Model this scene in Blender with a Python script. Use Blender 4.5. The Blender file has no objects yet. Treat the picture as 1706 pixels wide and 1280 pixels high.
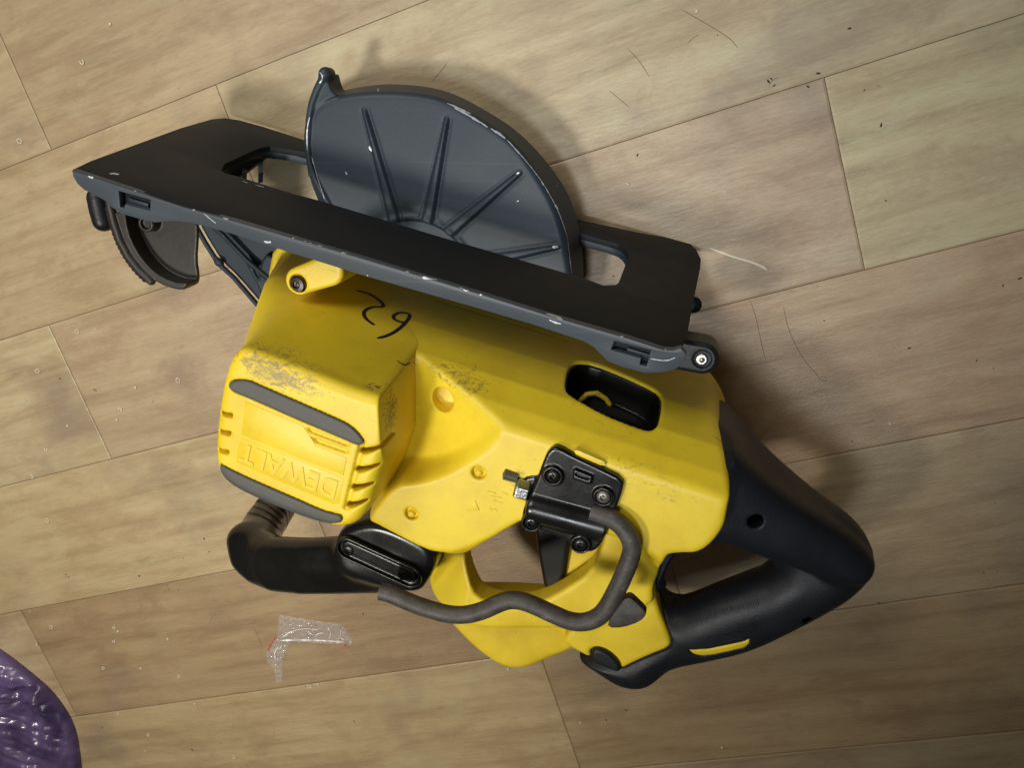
import bpy, math, random
import numpy as np
from mathutils import Vector, Matrix, noise
from mathutils.bvhtree import BVHTree

scene = bpy.context.scene
D = bpy.data
R = math.radians
random.seed(7)

# ------------------------------------------------------------------ camera
F, CX, CY, H = 1437.0, 853.0, 640.0, 0.52          # focal length (px of a 1706 wide picture), height in metres
nrm = np.array([-5.93, 8.85, -24.97]); nrm /= np.linalg.norm(nrm)
ax = np.array([1., 0, 0]); ax = ax - nrm * ax.dot(nrm); ax /= np.linalg.norm(ax)
ay = np.cross(nrm, ax)
if ay[1] > 0: ay = -ay
RM = np.stack([ax, ay, nrm])                        # camera (x right, y down, z forward) -> world
cam = D.objects.new('camera', D.cameras.new('camera'))
scene.collection.objects.link(cam)
cam.data.sensor_width = 36.0
cam.data.lens = 36.0 * F / 1706.0
cam.data.clip_start = 0.01
cam.data.clip_end = 50
rot = RM @ np.diag([1., -1., -1.])
cam.matrix_world = Matrix([list(rot[i]) + [[0, 0, H][i]] for i in range(3)] + [[0, 0, 0, 1]])
scene.camera = cam

# ------------------------------------------------------------------ light
world = D.worlds.new('World'); scene.world = world; world.use_nodes = True
world.node_tree.nodes['Background'].inputs[0].default_value = (1.0, 0.95, 0.88, 1)
world.node_tree.nodes['Background'].inputs[1].default_value = 0.035
def aim(o, p, t):
    o.location = p
    o.rotation_euler = (Vector(t) - Vector(p)).to_track_quat('-Z', 'Y').to_euler()
key = D.objects.new('ceiling_lamp', D.lights.new('ceiling_lamp', 'SPOT')); scene.collection.objects.link(key)
key.data.energy = 40; key.data.shadow_soft_size = 0.085; key.data.color = (1.0, 0.95, 0.86)
key.data.spot_size = R(54); key.data.spot_blend = 1.0
aim(key, (-0.44, -0.40, 1.22), (-0.37, -0.22, 0))
cool = D.objects.new('window_light', D.lights.new('window_light', 'SPOT')); scene.collection.objects.link(cool)  # added cool overhead fill, adds gloss and lightens the upper-right floor
cool.data.shadow_soft_size = 0.12; cool.data.energy = 27.0; cool.data.color = (0.86, 0.93, 1.0); cool.data.spot_size = R(37); cool.data.spot_blend = 1.0
aim(cool, (-0.03, -0.27, 1.35), (0.05, 0.045, 0))
soft = D.objects.new('room_light', D.lights.new('room_light', 'SPOT')); scene.collection.objects.link(soft)  # added soft fill standing in for ambient, lifts the shaded walls
soft.data.shadow_soft_size = 0.45; soft.data.energy = 66.0; soft.data.color = (1.0, 0.95, 0.86); soft.data.spot_size = R(52); soft.data.spot_blend = 1.0
aim(soft, (-0.66, 0.80, 1.0), (-0.38, -0.08, 0))
scene.view_settings.view_transform = 'Standard'
scene.view_settings.look = 'None'
scene.view_settings.exposure = 0.0
scene.view_settings.gamma = 1.0

# ------------------------------------------------------------------ pixel -> place
def ray(px, py):
    return RM @ np.array([(px - CX) / F, (py - CY) / F, 1.0])
def U(px, py, z=0.0):
    """point at height z (metres) that is seen at a pixel of the 1706x1280 photograph"""
    d = ray(px, py); return np.array([0, 0, H]) + (z - H) / d[2] * d
A0 = U(120, 287, .14)
ud = U(1150, 600, .14) - A0; ud /= np.linalg.norm(ud)
vd = np.array([ud[1], -ud[0], 0.0])
def uv(u, v, z=0.0):
    """point in the saw's own frame, millimetres"""
    p = A0 + ud * u / 1000 + vd * v / 1000; return np.array([p[0], p[1], z / 1000])
def pl(px, py, P, N):
    d = ray(px, py); o = np.array([0, 0, H]); t = (P - o).dot(N) / d.dot(N); return o + t * d
def P2(pts, z):
    """outline: pixels seen at height z mm, or ('uv',u,v); result in mm"""
    out = []
    for p in pts:
        q = uv(p[1], p[2]) if p[0] == 'uv' else U(p[0], p[1], (p[2] if len(p) == 3 else z) / 1000)
        out.append(q[:2] * 1000)
    return np.array(out)
def chaikin(p, n=2, closed=True):
    p = np.array(p, float)
    for _ in range(n):
        q = np.roll(p, -1, 0) if closed else p[1:]
        a = p if closed else p[:-1]
        m = np.empty((2 * len(a), p.shape[1])); m[0::2] = .75 * a + .25 * q; m[1::2] = .25 * a + .75 * q
        if not closed: m = np.vstack([p[:1], m, p[-1:]])
        p = m
    return p

# ------------------------------------------------------------------ materials
def nt(m): return m.node_tree.nodes, m.node_tree.links
def mat(name, col, rough=.5, metal=0., spec=.5, bump=0., bscale=300, vary=0., coat=0.):
    m = D.materials.new(name); m.use_nodes = True; N, L = nt(m); b = N['Principled BSDF']
    b.inputs['Base Color'].default_value = (*col, 1); b.inputs['Roughness'].default_value = rough
    b.inputs['Metallic'].default_value = metal; b.inputs['Specular IOR Level'].default_value = spec
    b.inputs['Coat Weight'].default_value = coat
    tc = N.new('ShaderNodeTexCoord')
    if bump:
        n = N.new('ShaderNodeTexNoise'); n.inputs['Scale'].default_value = bscale; n.inputs['Detail'].default_value = 3
        L.new(tc.outputs['Object'], n.inputs['Vector'])
        bp = N.new('ShaderNodeBump'); bp.inputs['Strength'].default_value = bump; bp.inputs['Distance'].default_value = .0006
        L.new(n.outputs[0], bp.inputs['Height']); L.new(bp.outputs[0], b.inputs['Normal'])
    if vary:
        n = N.new('ShaderNodeTexNoise'); n.inputs['Scale'].default_value = 45; n.inputs['Detail'].default_value = 6
        n.inputs['Roughness'].default_value = .65
        L.new(tc.outputs['Object'], n.inputs['Vector'])
        mp = N.new('ShaderNodeMapRange'); mp.inputs[1].default_value = .3; mp.inputs[2].default_value = .75
        mp.inputs[3].default_value = max(.05, rough - vary); mp.inputs[4].default_value = min(1, rough + vary)
        L.new(n.outputs[0], mp.inputs[0]); L.new(mp.outputs[0], b.inputs['Roughness'])
        mx = N.new('ShaderNodeMix'); mx.data_type = 'RGBA'
        mx.inputs[6].default_value = (*[c * .8 for c in col], 1); mx.inputs[7].default_value = (*[min(1, c * 1.2 + .003) for c in col], 1)
        L.new(n.outputs[0], mx.inputs[0]); L.new(mx.outputs[2], b.inputs['Base Color'])
    return m
SAW = np.array([-0.15, -0.17, 0.0])     # root of the saw
def math_node(N, op, a=None, b=None):
    n = N.new('ShaderNodeMath'); n.operation = op
    if b is not None: n.inputs[1].default_value = b
    if a is not None: n.inputs[0].default_value = a
    return n
def yellow_material():
    m = D.materials.new('yellow_plastic'); m.use_nodes = True; N, L = nt(m); b = N['Principled BSDF']
    tc = N.new('ShaderNodeTexCoord')
    n1 = N.new('ShaderNodeTexNoise'); n1.inputs['Scale'].default_value = 28; n1.inputs['Detail'].default_value = 8; n1.inputs['Roughness'].default_value = .7
    L.new(tc.outputs['Object'], n1.inputs['Vector'])
    r1 = N.new('ShaderNodeValToRGB'); L.new(n1.outputs[0], r1.inputs[0])
    r1.color_ramp.elements[0].position = .25; r1.color_ramp.elements[0].color = (.68, .475, .020, 1)
    r1.color_ramp.elements[1].position = .55; r1.color_ramp.elements[1].color = (.83, .615, .024, 1)
    # general grime in thin short scuffs
    mpg = N.new('ShaderNodeMapping'); mpg.inputs['Scale'].default_value = (1, 1.8, 1.2); mpg.inputs['Rotation'].default_value = (0, 0, .6)
    L.new(tc.outputs['Object'], mpg.inputs[0])
    n2 = N.new('ShaderNodeTexNoise'); n2.inputs['Scale'].default_value = 210; n2.inputs['Detail'].default_value = 9; n2.inputs['Roughness'].default_value = .8; n2.inputs['Distortion'].default_value = 1.4
    L.new(mpg.outputs[0], n2.inputs['Vector'])
    prev = r1.outputs[0]
    def spot(cen, rad, thr, col, stretch=(1, 1, 1), rz=0., soft=.06):
        nonlocal prev
        c = np.array(cen) - SAW
        mp = N.new('ShaderNodeMapping'); mp.vector_type = 'TEXTURE'
        mp.inputs['Location'].default_value = tuple(c); mp.inputs['Rotation'].default_value = (0, 0, rz)
        mp.inputs['Scale'].default_value = (rad * stretch[0], rad * stretch[1], rad * stretch[2])
        L.new(tc.outputs['Object'], mp.inputs[0])
        ln = N.new('ShaderNodeVectorMath'); ln.operation = 'LENGTH'; L.new(mp.outputs[0], ln.inputs[0])
        fall = N.new('ShaderNodeMapRange'); fall.inputs[1].default_value = 1; fall.inputs[2].default_value = .3
        fall.inputs[3].default_value = 0; fall.inputs[4].default_value = 1
        L.new(ln.outputs['Value'], fall.inputs[0])
        ad = math_node(N, 'MULTIPLY', b=.30); L.new(fall.outputs[0], ad.inputs[0])
        sm = math_node(N, 'ADD'); L.new(ad.outputs[0], sm.inputs[0]); L.new(n2.outputs[0], sm.inputs[1])
        tr = N.new('ShaderNodeMapRange'); tr.inputs[1].default_value = thr; tr.inputs[2].default_value = thr + soft
        L.new(sm.outputs[0], tr.inputs[0])
        gate = math_node(N, 'MULTIPLY'); L.new(tr.outputs[0], gate.inputs[0])
        g2 = math_node(N, 'GREATER_THAN', b=.01); L.new(fall.outputs[0], g2.inputs[0]); L.new(g2.outputs[0], gate.inputs[1])
        mx = N.new('ShaderNodeMix'); mx.data_type = 'RGBA'; L.new(gate.outputs[0], mx.inputs[0]); L.new(prev, mx.inputs[6])
        mx.inputs[7].default_value = (*col, 1); prev = mx.outputs[2]
    zc = .172
    spot(U(560, 668, zc), .055, .86, (.50, .42, .16), (1, .35, 1), R(-16), .16)
    spot(U(463, 610, zc), .026, .57, (.12, .09, .05), (1, .34, .65), R(-18), .22)
    spot(U(505, 632, zc), .019, .66, (.15, .11, .06), (1, .4, .8), R(-14), .22)
    spot(U(480, 618, zc), .050, .74, (.34, .25, .09), (1, .30, .7), R(-16), .12)
    spot(U(640, 680, .165), .020, .73, (.24, .16, .05), (.6, 1.1, 1.2), R(10), .08)
    spot(U(676, 605, .13), .009, .72, (.12, .09, .03), (1, .6, 1), 0)
    spot(U(395, 600, .16), .017, .80, (.2, .14, .05), (.6, 1.1, 1.5), 0, .12)
    spot(U(770, 630, .13), .034, .80, (.36, .26, .05), (1.3, .4, 1), R(-20), .07)
    spot(U(620, 640, .172), .012, .78, (.25, .17, .06), (1, .6, 1), R(-15))
    spot(U(1070, 800, .15), .045, .845, (.35, .26, .06), (1.3, .4, 1), R(-20), .08)
    spot(U(735, 955, .12), .018, .74, (.35, .26, .06), (1, 1, 1), 0, .1)
    spot(U(870, 795, .146), .013, .70, (.06, .05, .03), (1, .8, 1), 0, .14)
    # sparse specks everywhere
    n3 = N.new('ShaderNodeTexNoise'); n3.inputs['Scale'].default_value = 330; n3.inputs['Detail'].default_value = 4; n3.inputs['Distortion'].default_value = 2
    L.new(mpg.outputs[0], n3.inputs['Vector'])
    t3 = N.new('ShaderNodeMapRange'); t3.inputs[1].default_value = .69; t3.inputs[2].default_value = .76; L.new(n3.outputs[0], t3.inputs[0])
    mx = N.new('ShaderNodeMix'); mx.data_type = 'RGBA'; L.new(t3.outputs[0], mx.inputs[0]); L.new(prev, mx.inputs[6]); mx.inputs[7].default_value = (.30, .22, .05, 1)
    L.new(mx.outputs[2], b.inputs['Base Color'])
    rr = N.new('ShaderNodeMapRange'); rr.inputs[3].default_value = .34; rr.inputs[4].default_value = .56
    L.new(n1.outputs[0], rr.inputs[0]); L.new(rr.outputs[0], b.inputs['Roughness'])
    nb = N.new('ShaderNodeTexNoise'); nb.inputs['Scale'].default_value = 900; L.new(tc.outputs['Object'], nb.inputs['Vector'])
    bp = N.new('ShaderNodeBump'); bp.inputs['Strength'].default_value = .12; bp.inputs['Distance'].default_value = .0004
    L.new(nb.outputs[0], bp.inputs['Height']); L.new(bp.outputs[0], b.inputs['Normal'])
    pass
    return m
def paint_material(name, col, worn, rough=.42, chip=.70):
    """grey enamel with dust, rubbed areas and small bare chips"""
    m = D.materials.new(name); m.use_nodes = True; N, L = nt(m); b = N['Principled BSDF']
    tc = N.new('ShaderNodeTexCoord')
    n1 = N.new('ShaderNodeTexNoise'); n1.inputs['Scale'].default_value = 22; n1.inputs['Detail'].default_value = 7; n1.inputs['Roughness'].default_value = .6
    L.new(tc.outputs['Object'], n1.inputs['Vector'])
    mx = N.new('ShaderNodeMix'); mx.data_type = 'RGBA'; L.new(n1.outputs[0], mx.inputs[0])
    mx.inputs[6].default_value = (*[c * .82 for c in col], 1); mx.inputs[7].default_value = (*[c * 1.18 for c in col], 1)
    n2 = N.new('ShaderNodeTexNoise'); n2.inputs['Scale'].default_value = 260; n2.inputs['Detail'].default_value = 5; n2.inputs['Distortion'].default_value = 1
    L.new(tc.outputs['Object'], n2.inputs['Vector'])
    t = N.new('ShaderNodeMapRange'); t.inputs[1].default_value = chip; t.inputs[2].default_value = chip + .03; L.new(n2.outputs[0], t.inputs[0])
    m2 = N.new('ShaderNodeMix'); m2.data_type = 'RGBA'; L.new(t.outputs[0], m2.inputs[0]); L.new(mx.outputs[2], m2.inputs[6]); m2.inputs[7].default_value = (*worn, 1)
    mp = N.new('ShaderNodeMapping'); mp.inputs['Rotation'].default_value = (0, 0, .244); mp.inputs['Scale'].default_value = (9, 330, 330); L.new(tc.outputs['Object'], mp.inputs[0])
    n3 = N.new('ShaderNodeTexNoise'); n3.inputs['Scale'].default_value = 1; n3.inputs['Detail'].default_value = 3; L.new(mp.outputs[0], n3.inputs['Vector'])
    t3 = N.new('ShaderNodeMapRange'); t3.inputs[1].default_value = .62; t3.inputs[2].default_value = .78; t3.inputs[4].default_value = .10; L.new(n3.outputs[0], t3.inputs[0])
    m3 = N.new('ShaderNodeMix'); m3.data_type = 'RGBA'; L.new(t3.outputs[0], m3.inputs[0]); L.new(m2.outputs[2], m3.inputs[6]); m3.inputs[7].default_value = (*[.5 * w for w in worn], 1)
    L.new(m3.outputs[2], b.inputs['Base Color'])
    r = N.new('ShaderNodeMapRange'); r.inputs[3].default_value = rough - .1; r.inputs[4].default_value = rough + .12
    L.new(n1.outputs[0], r.inputs[0]); L.new(r.outputs[0], b.inputs['Roughness'])
    nb = N.new('ShaderNodeTexNoise'); nb.inputs['Scale'].default_value = 700; L.new(tc.outputs['Object'], nb.inputs['Vector'])
    bp = N.new('ShaderNodeBump'); bp.inputs['Strength'].default_value = .15; bp.inputs['Distance'].default_value = .0004
    L.new(nb.outputs[0], bp.inputs['Height']); L.new(bp.outputs[0], b.inputs['Normal'])
    b.inputs['Specular IOR Level'].default_value = .38
    return m
M = {}
M['yellow'] = yellow_material()
M['enamel'] = paint_material('slate_enamel', (.022, .034, .048), (.45, .48, .5), .50, .76)
M['flange'] = paint_material('flange_enamel', (.062, .075, .090), (.45, .48, .5), .45, .76)
M['sole'] = paint_material('sole_enamel', (.012, .0145, .018), (.20, .21, .22), .60, .80)
M['sole'].node_tree.nodes['Principled BSDF'].inputs['Specular IOR Level'].default_value = .22
M['black'] = mat('black_plastic', (.0065, .0065, .006), .27, spec=.5, vary=.08, bump=.06, bscale=500)
M['rubber'] = mat('black_rubber', (.007, .0085, .012), .48, spec=.4, vary=.08, bump=.25, bscale=800)
M['grey_rubber'] = mat('grey_rubber', (.085, .085, .075), .6, vary=.06, bump=.25, bscale=900)
M['bar'] = mat('hook_rubber', (.062, .055, .047), .55, vary=.1, bump=.3, bscale=700)
M['steel'] = mat('steel', (.48, .48, .46), .32, metal=1, vary=.1, bump=.3, bscale=900)
M['dark_steel'] = mat('dark_steel', (.22, .21, .18), .4, metal=.7, vary=.1)
M['chip'] = mat('bare_metal', (.55, .58, .60), .4, metal=.3, vary=.1)
_b = M['bar'].node_tree.nodes['Principled BSDF']; _N, _L = nt(M['bar'])
_t = _N.new('ShaderNodeTexCoord'); _n = _N.new('ShaderNodeTexNoise'); _n.inputs['Scale'].default_value = 130; _n.inputs['Detail'].default_value = 8; _n.inputs['Roughness'].default_value = .75
_L.new(_t.outputs['Object'], _n.inputs['Vector']); _r = _N.new('ShaderNodeValToRGB'); _L.new(_n.outputs[0], _r.inputs[0])
_r.color_ramp.elements[0].position = .35; _r.color_ramp.elements[0].color = (.040, .034, .028, 1); _r.color_ramp.elements[1].position = .62; _r.color_ramp.elements[1].color = (.078, .070, .060, 1)
_x = _r.color_ramp.elements.new(.72); _x.color = (.19, .18, .165, 1); _L.new(_r.outputs[0], _b.inputs['Base Color'])
M['ink'] = mat('marker_ink', (.03, .008, .004), .35)
M['bracket'] = mat('dark_casting', (.022, .018, .015), .5, vary=.1, bump=.12, bscale=300)
M['void'] = mat('dark_interior', (.006, .006, .005), .35)
M['bolt_dark'] = mat('black_oxide', (.02, .013, .010), .35, metal=.3)
M['gold'] = mat('moulding_line', (.78, .62, .05), .4)

# ------------------------------------------------------------------ object helpers
C = scene.collection
def link(o, parent=None):
    C.objects.link(o)
    if parent is not None: o.parent = parent
    return o
def tag(o, label=None, cat=None, group=None, kind=None):
    if label: o['label'] = label
    if cat: o['category'] = cat
    if group: o['group'] = group
    if kind: o['kind'] = kind
    return o
def root_loc(parent):
    p = np.zeros(3)
    while parent is not None:
        p = p + np.array(parent.location); parent = parent.parent
    return p
def mesh_obj(name, verts, faces, m, parent=None, smooth=True, normals=None, loc=None):
    """verts in world metres"""
    me = D.meshes.new(name)
    base = root_loc(parent)
    l = np.array(loc, float) if loc is not None else base
    v = np.asarray(verts, float) - l
    if isinstance(faces, np.ndarray):
        nf, k = faces.shape
        me.vertices.add(len(v)); me.vertices.foreach_set('co', v.astype(np.float32).ravel())
        me.loops.add(nf * k); me.loops.foreach_set('vertex_index', faces.astype(np.int32).ravel())
        me.polygons.add(nf); me.polygons.foreach_set('loop_start', np.arange(0, nf * k, k, dtype=np.int32))
        me.update(calc_edges=True); me.validate()
    else:
        me.from_pydata([tuple(q) for q in v], [], faces); me.update()
    if smooth: me.shade_smooth()
    if normals is not None: me.normals_split_custom_set_from_vertices([tuple(q) for q in normals])
    me.materials.append(m)
    o = D.objects.new(name, me); link(o, parent)
    o.location = Vector(l - base)
    return o
def bevel(o, w, seg=3, ang=35):
    b = o.modifiers.new('b', 'BEVEL'); b.width = w; b.segments = seg; b.limit_method = 'ANGLE'; b.angle_limit = R(ang); b.harden_normals = False
    return o
def autosmooth(o, ang=35):
    me = o.data
    me.shade_smooth()
    me.set_sharp_from_angle(angle=R(ang))
    return o

# ---- signed distance modelling -------------------------------------------------
def poly_sdf(P, X, Y):
    """2-D signed distance of the points X,Y to the closed polygon P"""
    d = np.full(X.shape, 1e9, np.float32); inside = np.zeros(X.shape, bool)
    n = len(P)
    for i in range(n):
        ax_, ay_ = P[i]; bx, by = P[(i + 1) % n]
        ex, ey = bx - ax_, by - ay_; wx = X - ax_; wy = Y - ay_
        t = np.clip((wx * ex + wy * ey) / max(ex * ex + ey * ey, 1e-9), 0, 1)
        d = np.minimum(d, (wx - t * ex) ** 2 + (wy - t * ey) ** 2)
        if ay_ != by:
            c = ((ay_ > Y) != (by > Y)) & (X < (bx - ax_) * (Y - ay_) / (by - ay_) + ax_)
            inside ^= c
    d = np.sqrt(d)
    return np.where(inside, -d, d).astype(np.float32)
def smin(a, b, k):
    h = np.clip(.5 + .5 * (b - a) / k, 0, 1); return b + (a - b) * h - k * h * (1 - h)
def smax(a, b, k): return -smin(-a, -b, k)
def sstep(x, a, b):
    t = np.clip((x - a) / (b - a), 0, 1); return t * t * (3 - 2 * t)
class Grid:
    def __init__(s, x0, x1, y0, y1, z0, z1, res):
        s.res = res
        s.x = np.arange(x0, x1 + res, res, dtype=np.float32); s.y = np.arange(y0, y1 + res, res, dtype=np.float32); s.z = np.arange(z0, z1 + res, res, dtype=np.float32)
        s.X, s.Y = np.meshgrid(s.x, s.y)                     # [y,x]
        a = A0 * 1000
        s.Uu = ((s.X - a[0]) * ud[0] + (s.Y - a[1]) * ud[1]).astype(np.float32)
        s.Vv = ((s.X - a[0]) * vd[0] + (s.Y - a[1]) * vd[1]).astype(np.float32)
        s.Z = s.z[:, None, None]
    @staticmethod
    def around(pts, z0, z1, res, pad=4):
        p = np.array(pts); return Grid(p[:, 0].min() - pad, p[:, 0].max() + pad, p[:, 1].min() - pad, p[:, 1].max() + pad, z0, z1, res)
    def poly(s, pts, z, n=2): return poly_sdf(chaikin(P2(pts, z), n), s.X, s.Y)
    def prism(s, d2, z0, z1, r=1.):
        q = d2[None] + r if d2.ndim == 2 else d2 + r
        w = np.abs(s.Z - (z0 + z1) / 2) - (z1 - z0) / 2 + r
        return np.minimum(np.maximum(q, w), 0) + np.hypot(np.maximum(q, 0), np.maximum(w, 0)) - r
    def loft(s, lev, z0, z1, r):
        zs = [l[0] for l in lev]; out = np.empty((len(s.z),) + s.X.shape, np.float32)
        for i, z in enumerate(s.z):
            j = int(np.clip(np.searchsorted(zs, z) - 1, 0, len(zs) - 2)); t = np.clip((z - zs[j]) / (zs[j + 1] - zs[j]), 0, 1)
            out[i] = lev[j][1] * (1 - t) + lev[j + 1][1] * t
        return s.prism(out, z0, z1, r)
    def circle(s, c, r): return (np.hypot(s.X - c[0], s.Y - c[1]) - r).astype(np.float32)
    def tube(s, pts, flat=1.0):
        """pts: (x,y,z,r) chain of round cones"""
        d = np.full((len(s.z),) + s.X.shape, 1e9, np.float32)
        for a, b in zip(pts[:-1], pts[1:]):
            a = np.array(a, float); b = np.array(b, float); e = b[:3] - a[:3]; L2 = max(e.dot(e), 1e-6)
            wx = s.X[None] - a[0]; wy = s.Y[None] - a[1]; wz = s.Z - a[2]
            t = np.clip((wx * e[0] + wy * e[1] + wz * e[2]) / L2, 0, 1)
            q = np.sqrt((wx - t * e[0]) ** 2 + (wy - t * e[1]) ** 2 + ((wz - t * e[2]) / flat) ** 2) - (a[3] + t * (b[3] - a[3]))
            d = np.minimum(d, q)
        return d.astype(np.float32)
    def mesh(s, f, name, m, parent=None, loc=None, snap=True):
        f = f.astype(np.float32).copy()
        for sl in ((0,), (-1,)):
            f[sl[0]] = np.maximum(f[sl[0]], .5); f[:, sl[0]] = np.maximum(f[:, sl[0]], .5); f[:, :, sl[0]] = np.maximum(f[:, :, sl[0]], .5)
        f[np.abs(f) < 1e-5] = 1e-5
        S = f < 0
        nz, ny, nx = f.shape
        cnt = np.zeros((nz - 1, ny - 1, nx - 1), np.int8)
        for dz in (0, 1):
            for dy in (0, 1):
                for dx in (0, 1): cnt += S[dz:nz - 1 + dz, dy:ny - 1 + dy, dx:nx - 1 + dx]
        act = np.argwhere((cnt > 0) & (cnt < 8))
        idx = np.full(cnt.shape, -1, np.int32); idx[act[:, 0], act[:, 1], act[:, 2]] = np.arange(len(act))
        acc = np.zeros((len(act), 3)); num = np.zeros(len(act))
        co = [(a, b, c) for a in (0, 1) for b in (0, 1) for c in (0, 1)]
        val = {c: f[act[:, 0] + c[0], act[:, 1] + c[1], act[:, 2] + c[2]] for c in co}
        for c in co:
            for axn in range(3):
                if c[axn]: continue
                e = list(c); e[axn] = 1; e = tuple(e)
                a, b = val[c], val[e]; mk = (a < 0) != (b < 0)
                t = np.where(mk, a / np.where(mk, a - b, 1), 0)
                p = np.tile(np.array(c, float), (len(act), 1)); p[:, axn] = t
                acc += p * mk[:, None]; num += mk
        P = act + acc / num[:, None]
        g = np.gradient(f)
        def samp(arr, P):
            i = np.clip(np.floor(P).astype(int), 0, np.array(arr.shape) - 2); t = P - i; r = 0
            for c in co:
                w = np.prod([t[:, k] if c[k] else 1 - t[:, k] for k in range(3)], 0)
                r = r + w * arr[i[:, 0] + c[0], i[:, 1] + c[1], i[:, 2] + c[2]]
            return r
        if snap:
            for _ in range(2):
                v = samp(f, P); G = np.stack([samp(a, P) for a in g], 1); l2 = np.maximum((G * G).sum(1), 1e-3)
                st = G * (v / l2)[:, None]; ln = np.linalg.norm(st, axis=1, keepdims=True); st *= np.minimum(1, .5 / np.maximum(ln, 1e-6))
                P = P - st
        G = np.stack([samp(a, P) for a in g], 1); G /= np.maximum(np.linalg.norm(G, axis=1, keepdims=True), 1e-6)
        quads = []
        for axn in range(3):
            a = [slice(None)] * 3; b = [slice(None)] * 3; a[axn] = slice(0, -1); b[axn] = slice(1, None)
            sa, sb = S[tuple(a)], S[tuple(b)]; ch = np.argwhere(sa != sb)
            o1, o2 = [(1, 2), (2, 0), (0, 1)][axn]
            ok = (ch[:, o1] > 0) & (ch[:, o2] > 0) & (ch[:, o1] < f.shape[o1] - 1) & (ch[:, o2] < f.shape[o2] - 1); ch = ch[ok]
            e1 = np.zeros(3, int); e1[o1] = 1; e2 = np.zeros(3, int); e2[o2] = 1
            q = [idx[tuple((ch - k).T)] for k in (e1 + e2, e2, 0 * e1, e1)]
            q = np.stack(q, 1); flip = sa[tuple(ch.T)]
            q[flip] = q[flip][:, ::-1]
            quads.append(q)
        Q = np.vstack(quads)
        V = np.stack([s.x[0] + P[:, 2] * s.res, s.y[0] + P[:, 1] * s.res, s.z[0] + P[:, 0] * s.res], 1) / 1000
        return mesh_obj(name, V, Q, m, parent, True, G[:, ::-1], loc)
def bvh_of(objs):
    vs, fs, n = [], [], 0
    for o in objs:
        w = root_loc(o)
        v = np.empty(len(o.data.vertices) * 3, np.float32); o.data.vertices.foreach_get('co', v)
        vs.append(v.reshape(-1, 3) + w)
        fs += [tuple(i + n for i in p.vertices) for p in o.data.polygons]; n += len(o.data.vertices)
    return BVHTree.FromPolygons([tuple(q) for q in np.vstack(vs)], fs)
def onsurf(bv, px, py):
    d = Vector(ray(px, py)).normalized(); h = bv.ray_cast(Vector((0, 0, H)), d)
    return (h[0], h[1]) if h[0] is not None else (None, None)
def dense(pts, step=3.0):
    pts = chaikin(pts, 2, False); out = [pts[0]]
    for a, b in zip(pts[:-1], pts[1:]):
        n = max(1, int(np.hypot(*(b - a)) / step))
        for k in range(1, n + 1): out.append(a + (b - a) * k / n)
    return np.array(out)
def ribbon(name, bv, pts, w, m, parent, off=.00015, taper=True, raised=0., wob=0.):
    """a thin stroke that lies on the surface met at these places; w in metres"""
    pp = dense(pts); P, Nn = [], []
    for x, y in pp:
        h, n = onsurf(bv, x, y)
        if h is None: continue
        if P and (h - P[-1]).length > .012: continue
        P.append(h); Nn.append(n)
    if len(P) < 2: return None
    vs, fs = [], []
    for i, (p, n) in enumerate(zip(P, Nn)):
        t = (P[min(i + 1, len(P) - 1)] - P[max(i - 1, 0)]).normalized(); s_ = t.cross(n).normalized()
        k = 1.0
        if taper: k = .35 + .65 * min(1, min(i, len(P) - 1 - i) / 3)
        ww = w * k * (1 + wob * random.uniform(-1, 1)) / 2
        vs += [p + s_ * ww + n * off, p + n * (off + raised + w * .08), p - s_ * ww + n * off]
        if i:
            a = 3 * i
            fs += [(a - 3, a, a + 1, a - 2), (a - 2, a + 1, a + 2, a - 1)]
    return mesh_obj(name, [tuple(v) for v in vs], fs, m, parent, True)
def plate(name, outline, holes, z0, z1, m, parent, bev=.0004, frame=None, loc=None, smooth_ang=35):
    """flat sheet with holes: 2-D outlines in metres in a frame (origin, e1, e2, e3)"""
    cu = D.curves.new('tmp', 'CURVE'); cu.dimensions = '2D'; cu.fill_mode = 'BOTH'
    cu.extrude = (z1 - z0) / 2 - bev; cu.bevel_depth = bev; cu.bevel_resolution = 1; cu.offset = -bev
    for pts in [outline] + list(holes):
        sp = cu.splines.new('POLY'); sp.points.add(len(pts) - 1)
        for p, q in zip(sp.points, pts): p.co = (q[0], q[1], 0, 1)
        sp.use_cyclic_u = True
    o = D.objects.new('tmp', cu); C.objects.link(o); bpy.context.view_layer.update()
    dg = bpy.context.evaluated_depsgraph_get(); me = D.meshes.new_from_object(o.evaluated_get(dg)); D.objects.remove(o); D.curves.remove(cu)
    me.name = name
    org, e1, e2, e3 = frame if frame else (np.zeros(3), np.array([1., 0, 0]), np.array([0, 1., 0]), np.array([0, 0, 1.]))
    mw = Matrix([[e1[i], e2[i], e3[i], org[i] + e3[i] * (z0 + z1) / 2] for i in range(3)] + [[0, 0, 0, 1]])
    me.transform(Matrix.Translation(-Vector(root_loc(parent))) @ mw)
    import bmesh
    bm = bmesh.new(); bm.from_mesh(me); bmesh.ops.remove_doubles(bm, verts=bm.verts, dist=1e-6); bmesh.ops.recalc_face_normals(bm, faces=bm.faces); bm.to_mesh(me); bm.free()
    me.materials.clear(); me.materials.append(m); me.shade_smooth(); me.set_sharp_from_angle(angle=R(smooth_ang))
    o = D.objects.new(name, me); link(o, parent); return o
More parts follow.
